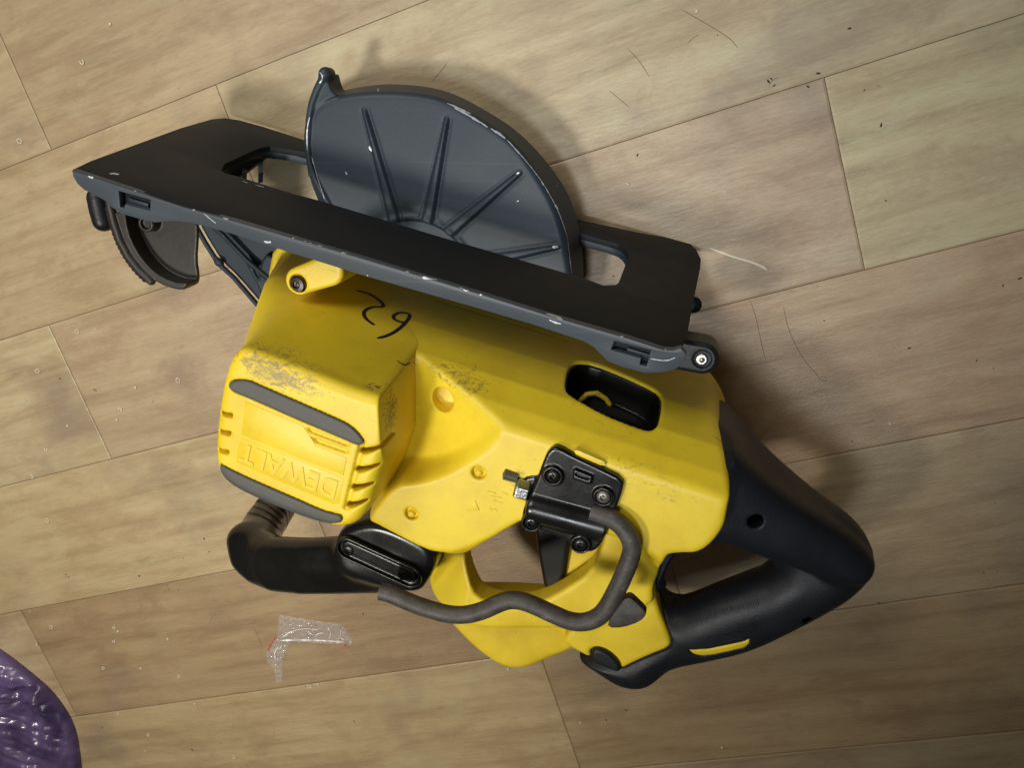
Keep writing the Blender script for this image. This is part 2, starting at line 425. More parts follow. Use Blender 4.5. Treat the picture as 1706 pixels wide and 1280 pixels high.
def lathe(prof, c, axis, n=28, lobes=None):
    """prof: list of (r, h) metres; returns verts, faces"""
    axis = np.array(axis, float); axis /= np.linalg.norm(axis)
    t = np.cross(axis, [0, 0, 1.]) if abs(axis[2]) < .9 else np.cross(axis, [1., 0, 0]); t /= np.linalg.norm(t); b = np.cross(axis, t)
    vs, fs = [], []
    for k, (r, h) in enumerate(prof):
        for i in range(n):
            a = 2 * math.pi * i / n; rr = r
            if lobes and k in lobes: rr = r * (1 + .16 * math.cos(6 * a))
            vs.append(np.array(c) + axis * h + (t * math.cos(a) + b * math.sin(a)) * rr)
        if k:
            for i in range(n):
                j = (i + 1) % n; fs.append(((k - 1) * n + i, (k - 1) * n + j, k * n + j, k * n + i))
    fs.append(tuple(range(len(vs) - n, len(vs))))
    return vs, fs
def screw(name, c, axis, r, m, parent, depth=.0014, head=.0016):
    pr = [(r * 1.0, -head), (r * 1.0, 0), (r * .92, head * .45), (r * .62, head * .8), (r * .46, head * .82), (r * .42, head * .8 - depth), (r * .16, head * .8 - depth), (r * .14, head * .5), (r * .02, head * .5)]
    vs, fs = lathe(pr, c, axis, 36, (4, 5)); o = mesh_obj(name, vs, fs, m, parent, True); autosmooth(o, 40); return o

# ------------------------------------------------------------------ floor
TH = R(18.16); fe = np.array([math.cos(TH), math.sin(TH)]); fg = np.array([math.sin(TH), -math.cos(TH)])
def floor_material():
    m = D.materials.new('printed_wood_vinyl'); m.use_nodes = True; N, L = nt(m); b = N['Principled BSDF']
    tc = N.new('ShaderNodeTexCoord'); oi = N.new('ShaderNodeObjectInfo')
    off = N.new('ShaderNodeVectorMath'); off.operation = 'SCALE'; off.inputs[3].default_value = 1.0
    cmb = N.new('ShaderNodeCombineXYZ'); ml = math_node(N, 'MULTIPLY', b=37.); L.new(oi.outputs['Random'], ml.inputs[0])
    L.new(ml.outputs[0], cmb.inputs[0]); L.new(ml.outputs[0], cmb.inputs[1])
    ad = N.new('ShaderNodeVectorMath'); ad.operation = 'ADD'; L.new(tc.outputs['Object'], ad.inputs[0]); L.new(cmb.outputs[0], ad.inputs[1])
    def nz(sx, sy, scale, det, rough=.6, dist=0.):
        mp = N.new('ShaderNodeMapping'); mp.inputs['Scale'].default_value = (sx, sy, 1); L.new(ad.outputs[0], mp.inputs[0])
        n = N.new('ShaderNodeTexNoise'); n.inputs['Scale'].default_value = scale; n.inputs['Detail'].default_value = det; n.inputs['Roughness'].default_value = rough; n.inputs['Distortion'].default_value = dist
        L.new(mp.outputs[0], n.inputs['Vector']); return n
    grain = nz(1, 11, 7, 9, .60, .25)
    mott = nz(1, 1.9, 15, 10, .74, .4)
    fine = nz(1, 7, 75, 6, .72, .3)
    big = nz(1, 2, 5, 3, .5)
    r = N.new('ShaderNodeValToRGB'); L.new(grain.outputs[0], r.inputs[0])
    e = r.color_ramp.elements
    e[0].position = .30; e[0].color = (.345, .268, .165, 1)
    e[1].position = .72; e[1].color = (.58, .495, .335, 1)
    x = e.new(.46); x.color = (.475, .375, .245, 1)
    x = e.new(.58); x.color = (.53, .435, .290, 1)
    def over(prev, fac, col, blend='MIX'):
        mx = N.new('ShaderNodeMix'); mx.data_type = 'RGBA'; mx.blend_type = blend
        L.new(fac, mx.inputs[0]); L.new(prev, mx.inputs[6]); mx.inputs[7].default_value = (*col, 1); return mx.outputs[2]
    def rng(src, a, bb, lo=0., hi=1.):
        t = N.new('ShaderNodeMapRange'); t.inputs[1].default_value = a; t.inputs[2].default_value = bb; t.inputs[3].default_value = lo; t.inputs[4].default_value = hi
        L.new(src, t.inputs[0]); return t.outputs[0]
    c = over(r.outputs[0], rng(mott.outputs[0], .50, .64, 0, .8), (.385, .285, .185))
    c = over(c, rng(mott.outputs[0], .47, .34, 0, .6), (.54, .49, .33))
    c = over(c, rng(fine.outputs[0], .54, .72, 0, .34), (.28, .19, .12))
    c = over(c, rng(fine.outputs[0], .45, .30, 0, .30), (.66, .58, .42))
    c = over(c, rng(big.outputs[0], .45, .75, 0, .30), (.36, .28, .18))
    # plank to plank tone
    tone = N.new('ShaderNodeMix'); tone.data_type = 'RGBA'; tone.blend_type = 'MULTIPLY'; tone.inputs[0].default_value = 1
    at = N.new('ShaderNodeAttribute'); at.attribute_type = 'OBJECT'; at.attribute_name = 'tone'
    L.new(c, tone.inputs[6]); L.new(at.outputs['Vector'], tone.inputs[7])
    # grime: grey smudges and dark specks
    sp = N.new('ShaderNodeTexNoise'); sp.inputs['Scale'].default_value = 95; sp.inputs['Detail'].default_value = 3; sp.inputs['Distortion'].default_value = 1.2
    L.new(ad.outputs[0], sp.inputs['Vector'])
    c2 = over(tone.outputs[2], rng(sp.outputs[0], .765, .79, 0, .75), (.06, .04, .028))
    sm = N.new('ShaderNodeTexNoise'); sm.inputs['Scale'].default_value = 11; sm.inputs['Detail'].default_value = 5; L.new(ad.outputs[0], sm.inputs['Vector'])
    c3 = over(c2, rng(sm.outputs[0], .56, .72, 0, .50), (.20, .15, .12))
    L.new(c3, b.inputs['Base Color'])
    L.new(rng(mott.outputs[0], .3, .75, .27, .46), b.inputs['Roughness'])
    bp = N.new('ShaderNodeBump'); bp.inputs['Strength'].default_value = .6; bp.inputs['Distance'].default_value = .0006
    bh = nz(1, 4.5, 120, 7, .74, .5); L.new(bh.outputs[0], bp.inputs['Height']); L.new(bp.outputs[0], b.inputs['Normal'])
    b.inputs['Specular IOR Level'].default_value = .5
    return m
M['floor'] = floor_material()
M['under'] = mat('floor_joint', (.17, .12, .08), .8)
fv = [(-3, -3, -.0012), (3, -3, -.0012), (3, 3, -.0012), (-3, 3, -.0012)]
floor = mesh_obj('floor', fv, [(0, 1, 2, 3)], M['under'], None, False, loc=(0, 0, 0)); tag(floor, kind='structure')
PW, PL, T0 = .1095, .5475, -.0925
joint = {0: -.4280, 1: -.2935, 2: -.4935, 3: -.345, 4: -.65, 5: -.2145, 6: -.43, -1: -.30, 7: -.5}
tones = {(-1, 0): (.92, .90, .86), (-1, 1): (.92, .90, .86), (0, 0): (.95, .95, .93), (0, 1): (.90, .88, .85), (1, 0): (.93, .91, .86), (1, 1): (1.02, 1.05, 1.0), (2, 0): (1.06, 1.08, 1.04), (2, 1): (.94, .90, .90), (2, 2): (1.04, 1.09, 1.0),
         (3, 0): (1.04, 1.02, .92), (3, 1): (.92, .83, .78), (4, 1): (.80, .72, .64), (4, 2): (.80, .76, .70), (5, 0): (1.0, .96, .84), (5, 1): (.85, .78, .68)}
pm = {}
def plank_mesh(L_, W_):
    g = .00022; c = .0011
    x0, x1, y0, y1 = g, L_ - g, g, W_ - g
    v = [(x0, y0, -.001), (x1, y0, -.001), (x1, y1, -.001), (x0, y1, -.001), (x0, y0, -.0003), (x1, y0, -.0003), (x1, y1, -.0003), (x0, y1, -.0003),
         (x0 + c, y0 + c, 0), (x1 - c, y0 + c, 0), (x1 - c, y1 - c, 0), (x0 + c, y1 - c, 0)]
    f = [(0, 1, 5, 4), (1, 2, 6, 5), (2, 3, 7, 6), (3, 0, 4, 7), (4, 5, 9, 8), (5, 6, 10, 9), (6, 7, 11, 10), (7, 4, 8, 11), (8, 9, 10, 11)]
    me = D.meshes.new('plank'); me.from_pydata(v, [], f); me.materials.append(M['floor']); me.update(); return me
pmesh = plank_mesh(PL, PW)
for row in range(-1, 8):
    j = joint.get(row, -.3)
    k0 = 0
    while j > -.75: j -= PL
    k = -1
    while j < .45:
        if j + PL > -.80:
            o = D.objects.new('plank', pmesh); link(o, floor)
            s0 = j; t0 = T0 + (row - 1) * PW
            q = fe * s0 + fg * (t0 + PW)
            o.location = (q[0], q[1], 0); o.rotation_euler = (0, 0, TH)
            k += 1
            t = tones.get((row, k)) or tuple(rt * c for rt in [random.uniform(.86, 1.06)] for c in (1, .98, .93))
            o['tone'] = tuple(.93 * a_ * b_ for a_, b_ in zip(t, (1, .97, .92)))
        j += PL

# ------------------------------------------------------------------ the saw
saw = D.objects.new('circular_saw', None); link(saw); saw.location = Vector(SAW); saw.empty_display_size = .05
tag(saw, 'yellow and black rear-handle circular saw lying on its side on the wooden floor', 'circular saw')

# --- shoe (sole plate) ---
Apt = U(120, 287, .140); Dpt = U(1150, 600, .140); Cpt = U(1165, 415, .004)
sn = np.cross(Dpt - Apt, Cpt - Apt); sn /= np.linalg.norm(sn)
if sn.dot(np.array([0, 0, H]) - Apt) < 0: sn = -sn          # towards the camera side
s1 = (Dpt - Apt) / np.linalg.norm(Dpt - Apt); s2 = np.cross(sn, s1)
if s2[2] < 0: s2 = -s2
def sh(pts):
    o = []
    for x, y in pts:
        q = pl(x, y, Apt, sn) - Apt; o.append((q.dot(s1), q.dot(s2)))
    return o
e3s = np.cross(s1, s2)
sgn = 1 if e3s.dot(sn) > 0 else -1
outline = [(121, 282), (150, 268), (240, 235), (300, 213), (335, 203), (352, 198), (375, 196), (400, 200), (440, 211), (505, 232), (967, 366), (1064, 387), (1110, 395), (1150, 406), (1160, 415), (1168, 431), (1167, 445), (1152, 520), (1146, 552), (1140, 570), (1131, 580), (1120, 583), (1105, 581), (1043, 562), (911, 523), (800, 489), (598, 427), (393, 367), (305, 343), (217, 314)]
slot = [(369, 283), (374, 273), (408, 257), (434, 246), (450, 243), (505, 252), (740, 324), (968, 389), (1031, 406), (1044, 416), (1048, 426), (1044, 436), (1031, 470), (1026, 474), (1005, 475), (976, 464), (740, 396), (534, 334), (481, 320), (396, 293), (375, 288)]
fr = (Apt, s1, s2, e3s)
TK = .0035
def band(z0, z1):                       # thickness goes away from the camera side
    return (min(-sgn * z0, -sgn * z1), max(-sgn * z0, -sgn * z1))
b0, b1 = band(0, TK)
shoe = plate('sole_plate', sh(outline), [sh(slot)], b0, b1, M['sole'], saw, .0005, fr)
# rim that stands up round the slot, behind the sole
sl = np.array(sh(slot)); so = sl.copy(); cen = sl.mean(0)
ring = chaikin(sl, 1)
dd = ring - np.roll(ring, 1, 0) + (np.roll(ring, -1, 0) - ring); nn_ = np.stack([dd[:, 1], -dd[:, 0]], 1); nn_ /= np.linalg.norm(nn_, axis=1, keepdims=True)
area = 0.5 * np.sum(ring[:, 0] * np.roll(ring[:, 1], -1) - np.roll(ring[:, 0], -1) * ring[:, 1])
if area < 0: nn_ = -nn_
b0, b1 = band(TK - .0001, .0075)
plate('slot_rim', [tuple(q) for q in ring + nn_ * .0025], [[tuple(q) for q in ring + nn_ * .0002]], b0, b1, M['enamel'], saw, .0003, fr)
def web(name, px, d0, d1, m):
    o = []
    for x, y in px:
        q = pl(x, y, Apt - sn * d1, sn) - Apt; o.append((q.dot(s1), q.dot(s2)))
    b_ = band(d0, d1); plate(name, o, [], b_[0], b_[1], m, saw, .0003, fr)
web('slot_web', [(356, 294), (362, 262), (436, 232), (450, 232), (447, 262), (398, 300)], .014, .016, M['bracket'])
for x in (407, 434): web('slot_rib', [(x - 4, 306), (x - 3, 246), (x + 3, 244), (x + 4, 304)], .0076, .0140, M['enamel'])
# flange along the upper edge
fl_n = np.cross(s1, sn); fl_n = fl_n / np.linalg.norm(fl_n)
if fl_n[2] < 0: fl_n = -fl_n
f2 = -sn
def fl(pts):
    o = []
    for x, y in pts:
        q = pl(x, y, Apt, fl_n) - Apt; o.append((q.dot(s1), q.dot(f2)))
    return o
flange = [(120, 284), (217, 316), (305, 345), (393, 369), (598, 429), (800, 490), (911, 525), (1043, 563), (1105, 583), (1121, 584), (1134, 580), (1143, 590), (1140, 603), (1128, 614), (1111, 620), (1075, 622), (1034, 611), (1011, 601), (1000, 590), (988, 578), (973, 569), (888, 541), (800, 515), (598, 457), (452, 411), (378, 387), (317, 371), (287, 368), (258, 371), (230, 364), (202, 356), (186, 345), (176, 335), (156, 324), (140, 316), (129, 306), (122, 294)]
hl = [(198, 318), (251, 333), (250, 351), (208, 340), (207, 347), (200, 345)]
hr = [(1023, 568), (1084, 584), (1077, 611), (1066, 608), (1068, 597), (1018, 583)]
e3f = np.cross(s1, f2); k = 1 if e3f.dot(fl_n) > 0 else -1
fb = (min(0, -k * .004), max(0, -k * .004))
flg = plate('sole_flange', fl(flange), [fl(hl), fl(hr)], fb[0], fb[1], M['flange'], saw, .0005, (Apt + fl_n * .0002, s1, f2, e3f))
# dark guides behind the two slots
for q in (hl, hr):
    a = np.array(fl(q)); c = a.mean(0); w = (a.max(0) - a.min(0)) / 2 + .0015
    box = [(c[0] - w[0], c[1] - w[1]), (c[0] + w[0], c[1] - w[1]), (c[0] + w[0], c[1] + w[1]), (c[0] - w[0], c[1] + w[1])]
    g0, g1 = (min(-k * .0045, -k * .0065), max(-k * .0045, -k * .0065))
    plate('fence_guide', box, [], g0, g1, M['sole'], saw, .0003, (Apt, s1, f2, e3f))
    c2 = c + np.array([.002, 0]); box = [(c2[0] - w[0] * .55, c2[1] - .001), (c2[0] + w[0] * .5, c2[1] - .001), (c2[0] + w[0] * .5, c2[1] + .0012), (c2[0] - w[0] * .55, c2[1] + .0012)]
    g0, g1 = (min(-k * .0045, -k * .003), max(-k * .0045, -k * .003))
    plate('guide_spring', box, [], g0, g1, M['enamel'], saw, .0002, (Apt, s1, f2, e3f))

# --- lower (retractable) guard ---
GZ = 52.0
G = Grid(-250, -45, -175, 22, 22, 62, .7)
face = [(513, 205), (522, 178), (548, 163), (590, 155), (640, 152), (700, 156), (742, 166), (802, 199), (855, 234), (893, 287), (925, 343), (942, 400), (951, 457), (951, 520), (800, 520), (640, 500), (562, 400), (540, 335), (522, 290), (511, 240)]
d2 = G.poly(face, GZ, 2)
outer = [(508, 205), (515, 172), (540, 157), (590, 146), (640, 139), (700, 142), (752, 153), (810, 184), (860, 216), (908, 265), (945, 318), (964, 370), (972, 440), (972, 520), (800, 540), (640, 520), (555, 400), (530, 335), (513, 290), (506, 240)]
do = G.poly(outer, GZ - 20, 2)
shell = G.loft([(GZ - 20, do), (GZ - 1, d2), (GZ + 6, d2)], GZ - 24, GZ, 3.5)
inner = G.loft([(GZ - 20, do + 2.2), (GZ - 1, d2 + 2.2), (GZ + 6, d2 + 2.2)], GZ - 40, GZ - 2.4, 2.0)
gd = smax(shell, -inner, .8)
# raised radial ribs with a groove on each side
hub = U(690, 470, GZ / 1000) * 1000
ribs = [((607, 182), (657, 366)), ((745, 197), (712, 370)), ((867, 287), (742, 392)), ((930, 411), (800, 436))]
for a, b in ribs:
    a = U(*a, GZ / 1000)[:2] * 1000; b = U(*b, GZ / 1000)[:2] * 1000; e = b - a; L2 = e.dot(e)
    t = np.clip(((G.X - a[0]) * e[0] + (G.Y - a[1]) * e[1]) / L2, 0, 1)
    q = np.hypot(G.X - a[0] - t * e[0], G.Y - a[1] - t * e[1]); wd = 1.2 + 2.2 * t
    hgt = 1.7 * (1 - sstep(q, wd * .55, wd * 1.15)) - .55 * np.exp(-((q - wd * 1.25) / 1.0) ** 2)
    tt = ((G.X - a[0]) * e[0] + (G.Y - a[1]) * e[1]) / L2
    hgt *= sstep(tt, -.05, .05)
    m_ = (d2 < -2)
    gd = gd - (hgt * m_)[None] * sstep(G.Z, GZ - 3.2, GZ - 1.2)
qh = np.hypot(G.X - hub[0], G.Y - hub[1])
RH = np.hypot(*(U(700, 366, GZ / 1000)[:2] * 1000 - hub[:2]))
gd = gd - (1.0 * np.exp(-((qh - RH - 1) / 1.6) ** 2) * (d2 < -2))[None] * sstep(G.Z, GZ - 3.2, GZ - 1.2)
gd = np.maximum(gd, -G.prism((qh - RH + .8).astype(np.float32), GZ - .8, GZ + 8, .1))
# rolled front lip with lever
lipz = 56
lp = [(513, 292), (507, 240), (509, 200), (514, 172), (522, 150), (531, 132), (537, 121)]
lip = G.tube([(*(U(x, y, (lipz) / 1000)[:2] * 1000), lipz - 4 - i * .2, 1.6 + .15 * i) for i, (x, y) in enumerate(lp)])
lip2 = G.tube([(*(U(x, y, lipz / 1000)[:2] * 1000), lipz - 4, r_) for x, y, r_ in ((545, 345, 1.6), (532, 322, 1.7), (521, 300, 1.7), (512, 275, 1.7))])
web = G.prism(G.poly([(511, 210), (516, 170), (532, 130), (546, 120), (549, 135), (555, 152), (566, 160), (545, 168), (522, 190)], 50, 2), 34, 52, 1.5)
tip = G.tube([(*(U(538, 123, .054)[:2] * 1000), 46, 3.6), (*(U(538, 123, .054)[:2] * 1000), 51, 3.7)])
gd = smin(smin(smin(gd, np.minimum(lip, lip2), 1.2), web, 1.2), tip, 1.5)
# cut where it goes through the shoe (keep short stub behind)
guard = G.mesh(gd, 'lower_guard', M['enamel'], saw)
gb = bvh_of([guard])
for pts, w in (([(745, 172), (765, 180), (785, 190)], .0008), ([(757, 179), (778, 190), (800, 204)], .0013), ([(800, 203), (812, 212)], .0008), ([(818, 214), (832, 224)], .0010), ([(826, 218), (842, 231)], .0012),
               ([(845, 233), (880, 272), (905, 306)], .0005), ([(905, 306), (930, 350), (945, 395)], .0005), ([(945, 395), (952, 455)], .0006), ([(924, 341), (930, 349)], .0014), ([(902, 303), (906, 309)], .001),
               ([(615, 243), (619, 252)], .001), ([(576, 286), (578, 291)], .0008), ([(860, 290), (866, 287)], .0012), ([(920, 412), (930, 411)], .0012), ([(861, 336), (864, 334)], .0007),
               ([(533, 120), (537, 125), (537, 133), (532, 138)], .0006), ([(630, 147), (630, 152)], .0006), ([(516, 195), (511, 215), (512, 250)], .0005), ([(519, 260), (530, 300), (541, 332)], .0004)):
    ribbon('paint_chip', gb, pts, w, M['chip'], saw, wob=.5)

# --- fixed upper guard casting, seen left of the yellow body ---
G = Grid.around(P2([(320, 350), (480, 560), (330, 560), (500, 340)], 40), 12, 66, .8)
ug = G.prism(G.poly([(322, 365), (326, 376), (343, 406), (364, 439), (390, 463), (434, 514), (449, 536), (470, 540), (500, 480), (470, 400), (380, 350)], 44, 1), 16, 40, 1.5)
def cap(g, pts, z, r):
    return g.tube([(*(U(x, y, z / 1000)[:2] * 1000), z, r) for x, y in pts])
ug = smin(ug, cap(G, [(330, 355), (372, 392), (411, 433), (450, 466)], 46, 1.6), 1.2)
ug = smin(ug, cap(G, [(411, 433), (432, 472), (452, 512)], 45, 1.4), 1.2)
ug = smin(ug, cap(G, [(326, 376), (343, 406), (364, 439), (390, 463), (434, 514), (448, 534)], 43, 1.6), 1.0)
ug = smin(ug, cap(G, [(364, 436), (366, 437)], 43, 2.6), 1.0)
ug = np.minimum(ug, G.prism(G.poly([(440, 420), (462, 430), (470, 540), (446, 532), (430, 470)], 44, 1), 16, 46, 1.5))
upper = G.mesh(ug, 'upper_guard', M['enamel'], saw)

# --- bevel bracket with its knob at the far left ---
G = Grid.around(P2([(140, 310), (325, 500)], 122), 92, 140, .6, 8)
bk = [(186, 345), (230, 352), (308, 372), (309, 400), (306, 441), (311, 470), (307, 484), (290, 484), (262, 474), (238, 455), (215, 425), (200, 390)]
br = G.prism(G.poly(bk, 120, 1), 106, 119, 1.2)
br = np.maximum(br, -G.prism(G.poly([(206, 340), (340, 352), (340, 400), (335, 468), (300, 474), (270, 463), (248, 446), (226, 417), (212, 385)], 119, 1), 109, 130, .8))
arc = [(183, 338), (190, 368), (200, 398), (215, 427), (233, 450), (252, 468)]
rim = cap(G, arc, 118.5, 2.4)
pa = np.array([U(x, y, .118)[:2] * 1000 for x, y in dense(arc, 1.0)]); ln = np.r_[0, np.cumsum(np.hypot(*np.diff(pa, axis=0).T))]
for s_ in np.arange(2, ln[-1], 2.6):
    x = np.interp(s_, ln, pa[:, 0]); y = np.interp(s_, ln, pa[:, 1])
    rim = smin(rim, np.sqrt((G.X[None] - x + 1.6) ** 2 + (G.Y[None] - y + 1.2) ** 2 + (G.Z - 118.5) ** 2) - 1.5, .6)
bolt_c = U(238, 374, .118) * 1000
br = smin(smin(br, rim, .8), G.prism(G.circle(bolt_c, 4.6), 106, 116, .8), .5)
br = np.maximum(br, -G.prism(G.circle(bolt_c, 2.8), 114, 125, .3))
bracket = G.mesh(br, 'bevel_bracket', M['bracket'], saw)
kn = cap(G, [(163, 330), (167, 350), (172, 368)], 116, 5.6)
kn = smax(kn, -cap(G, [(176, 330), (184, 372)], 124, 4.4), .6)
G.mesh(kn, 'bevel_knob', M['rubber'], saw)

# --- rear pivot ear with its bolt ---
G = Grid.around(P2([(1095, 560), (1210, 640)], 100), 60, 112, .6, 6)
ec = U(1170, 598, .100) * 1000
e0 = U(1125, 590, .1) * 1000
d = G.tube([(e0[0], e0[1], 100, 7.5), (ec[0], ec[1], 100, 8.2)])
flat = np.full(G.X.shape, 0, np.float32)
e = (ec - e0)[:2]; t = np.clip(((G.X - e0[0]) * e[0] + (G.Y - e0[1]) * e[1]) / e.dot(e), 0, 1)
d2 = (np.hypot(G.X - e0[0] - t * e[0], G.Y - e0[1] - t * e[1]) - 8.2).astype(np.float32)
ear = G.prism(d2, 82, 100, 1.2)
ear = smin(ear, G.prism(d2 + 1.4, 90, 101, .6), .4)
ear = np.maximum(ear, -G.prism(G.circle(ec, 4.6), 99.6, 105, .3))
ear_o = G.mesh(ear, 'pivot_ear', M['rubber'], saw)
vs, fs = lathe([(.0033, -.002), (.0033, 0), (.0027, .0006), (.0020, .0007), (.0013, .0004), (.0010, .0010), (.0001, .0011)], U(1169, 599, .0998), (0, 0, 1), 24)
mesh_obj('pivot_bolt', vs, fs, M['steel'], saw, True)
vs, fs = lathe([(.0045, -.01), (.0045, 0), (.0038, .001), (.0002, .0012)], U(1156, 508, .055), (0.3, 0.2, 1), 20)
mesh_obj('guard_stop', vs, fs, M['rubber'], saw, True)

# --- yellow housing ---
G = Grid(-318, 30, -345, -66, 28, 158, .9)
outline_px = [('uv', 60, 22), ('uv', 300, 22), ('uv', 326, 26), ('uv', 343, 38), ('uv', 352, 52), (1212, 845, 148), (1206, 880, 147), (1170, 918, 146), (1128, 918, 146), (1108, 912, 140), (1100, 935, 118), (1096, 955, 108), (1088, 975, 108), (1090, 992, 106), (1085, 1000, 106), (1000, 1040, 106), (960, 1040, 106), (900, 1040, 106), (850, 1040, 106),
              (800, 1040, 106), (765, 1025, 106), (714, 1004, 108), (704, 985, 115), (715, 962, 122), (732, 935, 135), (722, 915, 140), (640, 868, 143), (600, 852, 143), (560, 760, 143), (520, 560, 130)]
do = G.poly(outline_px, 105, 2)
Tm = (128 + 22 * np.clip((G.Uu - 190) / 52, 0, 1)).astype(np.float32)
pb = [(655, 800), (695, 798), (735, 788), (785, 762), (835, 732), (880, 722), (935, 752), (1060, 800), (1160, 850), (1240, 890), (1240, 960), (1110, 950), (1000, 900), (960, 890), (865, 875), (785, 915), (727, 925), (640, 885), (600, 870)]
Tm = Tm + (150 - Tm) * sstep(-G.poly(pb, 148, 2), -6, 3)
sh_r = [(870, 700), (935, 740), (1060, 790), (1204, 855), (1320, 880), (1320, 620), (1100, 520), (900, 560)]
Tm = np.maximum(Tm, 120 + 30 * sstep(-G.poly(sh_r, 148, 2), -14, 4))
low = [(640, 1030, 120), (690, 965, 130), (715, 938, 138), (740, 925, 140), (772, 925, 135), (860, 885, 138), (1010, 885, 138), (1060, 905, 135), (1100, 918, 128), (1150, 990, 110), (1130, 1200, 110), (700, 1200, 110)]
dl = G.poly(low, 120, 2)
Tm -= 38 * sstep(-dl, -9, 15)
Bm = 46 + 50 * sstep(-dl, -2, 6)
side = do[None] + 0 * G.Z
body = smax(side, G.Z - Tm[None], 4.0)
body = smax(body, Bm[None] - G.Z, 2)
VWZ, VWV = [28, 60, 100, 125, 140, 156], [28.5, 31.5, 36, 42, 49, 60]
vw = np.interp(G.z, VWZ, VWV)[:, None, None]
body = smax(body, (vw - G.Vv[None]) * .97, 3.2)
tray = [(745, 990), (760, 1000), (850, 1000), (950, 1010), (1000, 1000), (1030, 1010), (990, 1056), (955, 1082), (915, 1094), (880, 1110), (845, 1112), (800, 1084), (762, 1046), (742, 1022)]
trg = [(1000, 1000), (1050, 962), (1085, 968), (1091, 985), (1100, 1018), (1119, 1062), (1117, 1076), (1086, 1088), (1055, 1102), (1034, 1113), (1030, 1098), (1014, 1082), (995, 1076), (983, 1080), (986, 1094), (965, 1084), (948, 1074), (935, 1060)]
dt = G.poly(tray, 94, 2)
body = smin(body, smax(smax(np.broadcast_to(dt[None], body.shape), G.Z - (98 - 4 * sstep(G.Uu, 290, 330))[None], 5), 72 - G.Z, 3), 6)
dg_ = G.poly(trg, 104, 2)
body = smin(body, G.prism(dg_, 76, 107, 3.0), 2.5)
op = [(770, 910, 116), (800, 898, 130), (866, 862, 140), (900, 850, 138), (985, 862, 132), (1008, 882, 122), (1002, 916, 112), (982, 952, 110), (946, 978, 110), (905, 1000, 110), (872, 1008, 110), (828, 1006, 110), (796, 994, 110), (782, 968, 110), (770, 935, 112)]
body = smax(body, -(G.poly(op, 110, 1)[None] + .04 * (110 - G.Z)), 2.5)
body = smin(body, G.prism(G.poly([(948, 880), (1030, 860), (1020, 930), (965, 1000), (900, 1010), (925, 970)], 92, 1), 78, 93, 2), 2)
body = np.maximum(body, -G.prism(G.circle(U(739, 665, .134) * 1000, 6.2), 126.5, 165, .4))
for x, y, z, r_ in ((797, 789, .150, 3.5), (685, 857, .150, 3.4)):
    c = U(x, y, z) * 1000
    body = np.maximum(body, -G.prism(G.circle(c, r_), z * 1000 - 3.0, 165, .4))
    body = np.minimum(body, G.prism(G.circle(c, r_ - 1.5), 120, z * 1000 - 1.5, .5))
gr = np.abs(G.Z - 66.5 - 0 * G.X[None]); near = (G.Vv < 60)[None] & (G.Uu > 150)[None]
body = np.where(near, body + .45 * np.exp(-(gr / .8) ** 2), body)
# window in the wall
wn = np.cross(ud, uv(0, 48, 130) - uv(0, 32.5, 60)); wn /= np.linalg.norm(wn)
wpx = [(961, 601), (991, 604), (1040, 624), (1092, 648), (1103, 660), (1103, 680), (1097, 708), (1085, 717), (1066, 713), (1002, 688), (952, 660), (942, 648), (944, 625), (950, 608)]
W = []
for x, y in wpx:
    best = min(np.arange(40, 156, .05), key=lambda z: abs((U(x, y, z / 1000) - A0).dot(vd) * 1000 - np.interp(z, VWZ, VWV)))
    q = U(x, y, best / 1000); W.append(((q - A0).dot(ud) * 1000, best))
W = chaikin(np.array(W), 1)
tu = np.arange(235, 345, .5); tz = np.arange(28, 160, .5)
TU, TZ = np.meshgrid(tu, tz); tab = poly_sdf(W, TU, TZ)
def wlook(g):
    iu = np.clip((g.Uu - 235) / .5, 0, len(tu) - 1.01); i = iu.astype(int); fu = iu - i
    out = np.empty((len(g.z),) + g.X.shape, np.float32)
    for n_, z in enumerate(g.z):
        j_ = np.clip((z - 28) / .5, 0, len(tz) - 1.01); j0 = int(j_); fz = j_ - j0
        row = tab[j0] * (1 - fz) + tab[j0 + 1] * fz
        out[n_] = row[i] * (1 - fu) + row[i + 1] * fu
    return out
wd_ = wlook(G)
deep = np.maximum((G.Vv - 92)[None], (10 - G.Vv)[None])
full = body
body = smax(body, -np.maximum(wd_, deep), 1.4)
housing = G.mesh(body, 'housing', M['yellow'], saw)
lin = np.maximum(np.maximum(wd_ - 1.5, full + 1.8), deep + 2)
lin = np.maximum(lin, -np.maximum(wd_ + .9, -(full + 17)))
G.mesh(lin, 'window_liner', M['void'], saw)
def cap(g, pts, z, r):
    return g.tube([(*(U(x, y, z / 1000)[:2] * 1000), z, r) for x, y in pts])
Gw = Grid.around(P2([(950, 620), (1040, 700)], 85), 60, 110, .7, 4)
G.mesh(cap(G, [(966, 668), (978, 657), (995, 655), (1010, 665), (1016, 674)], 96, 1.4), 'window_tab', M['yellow'], saw)

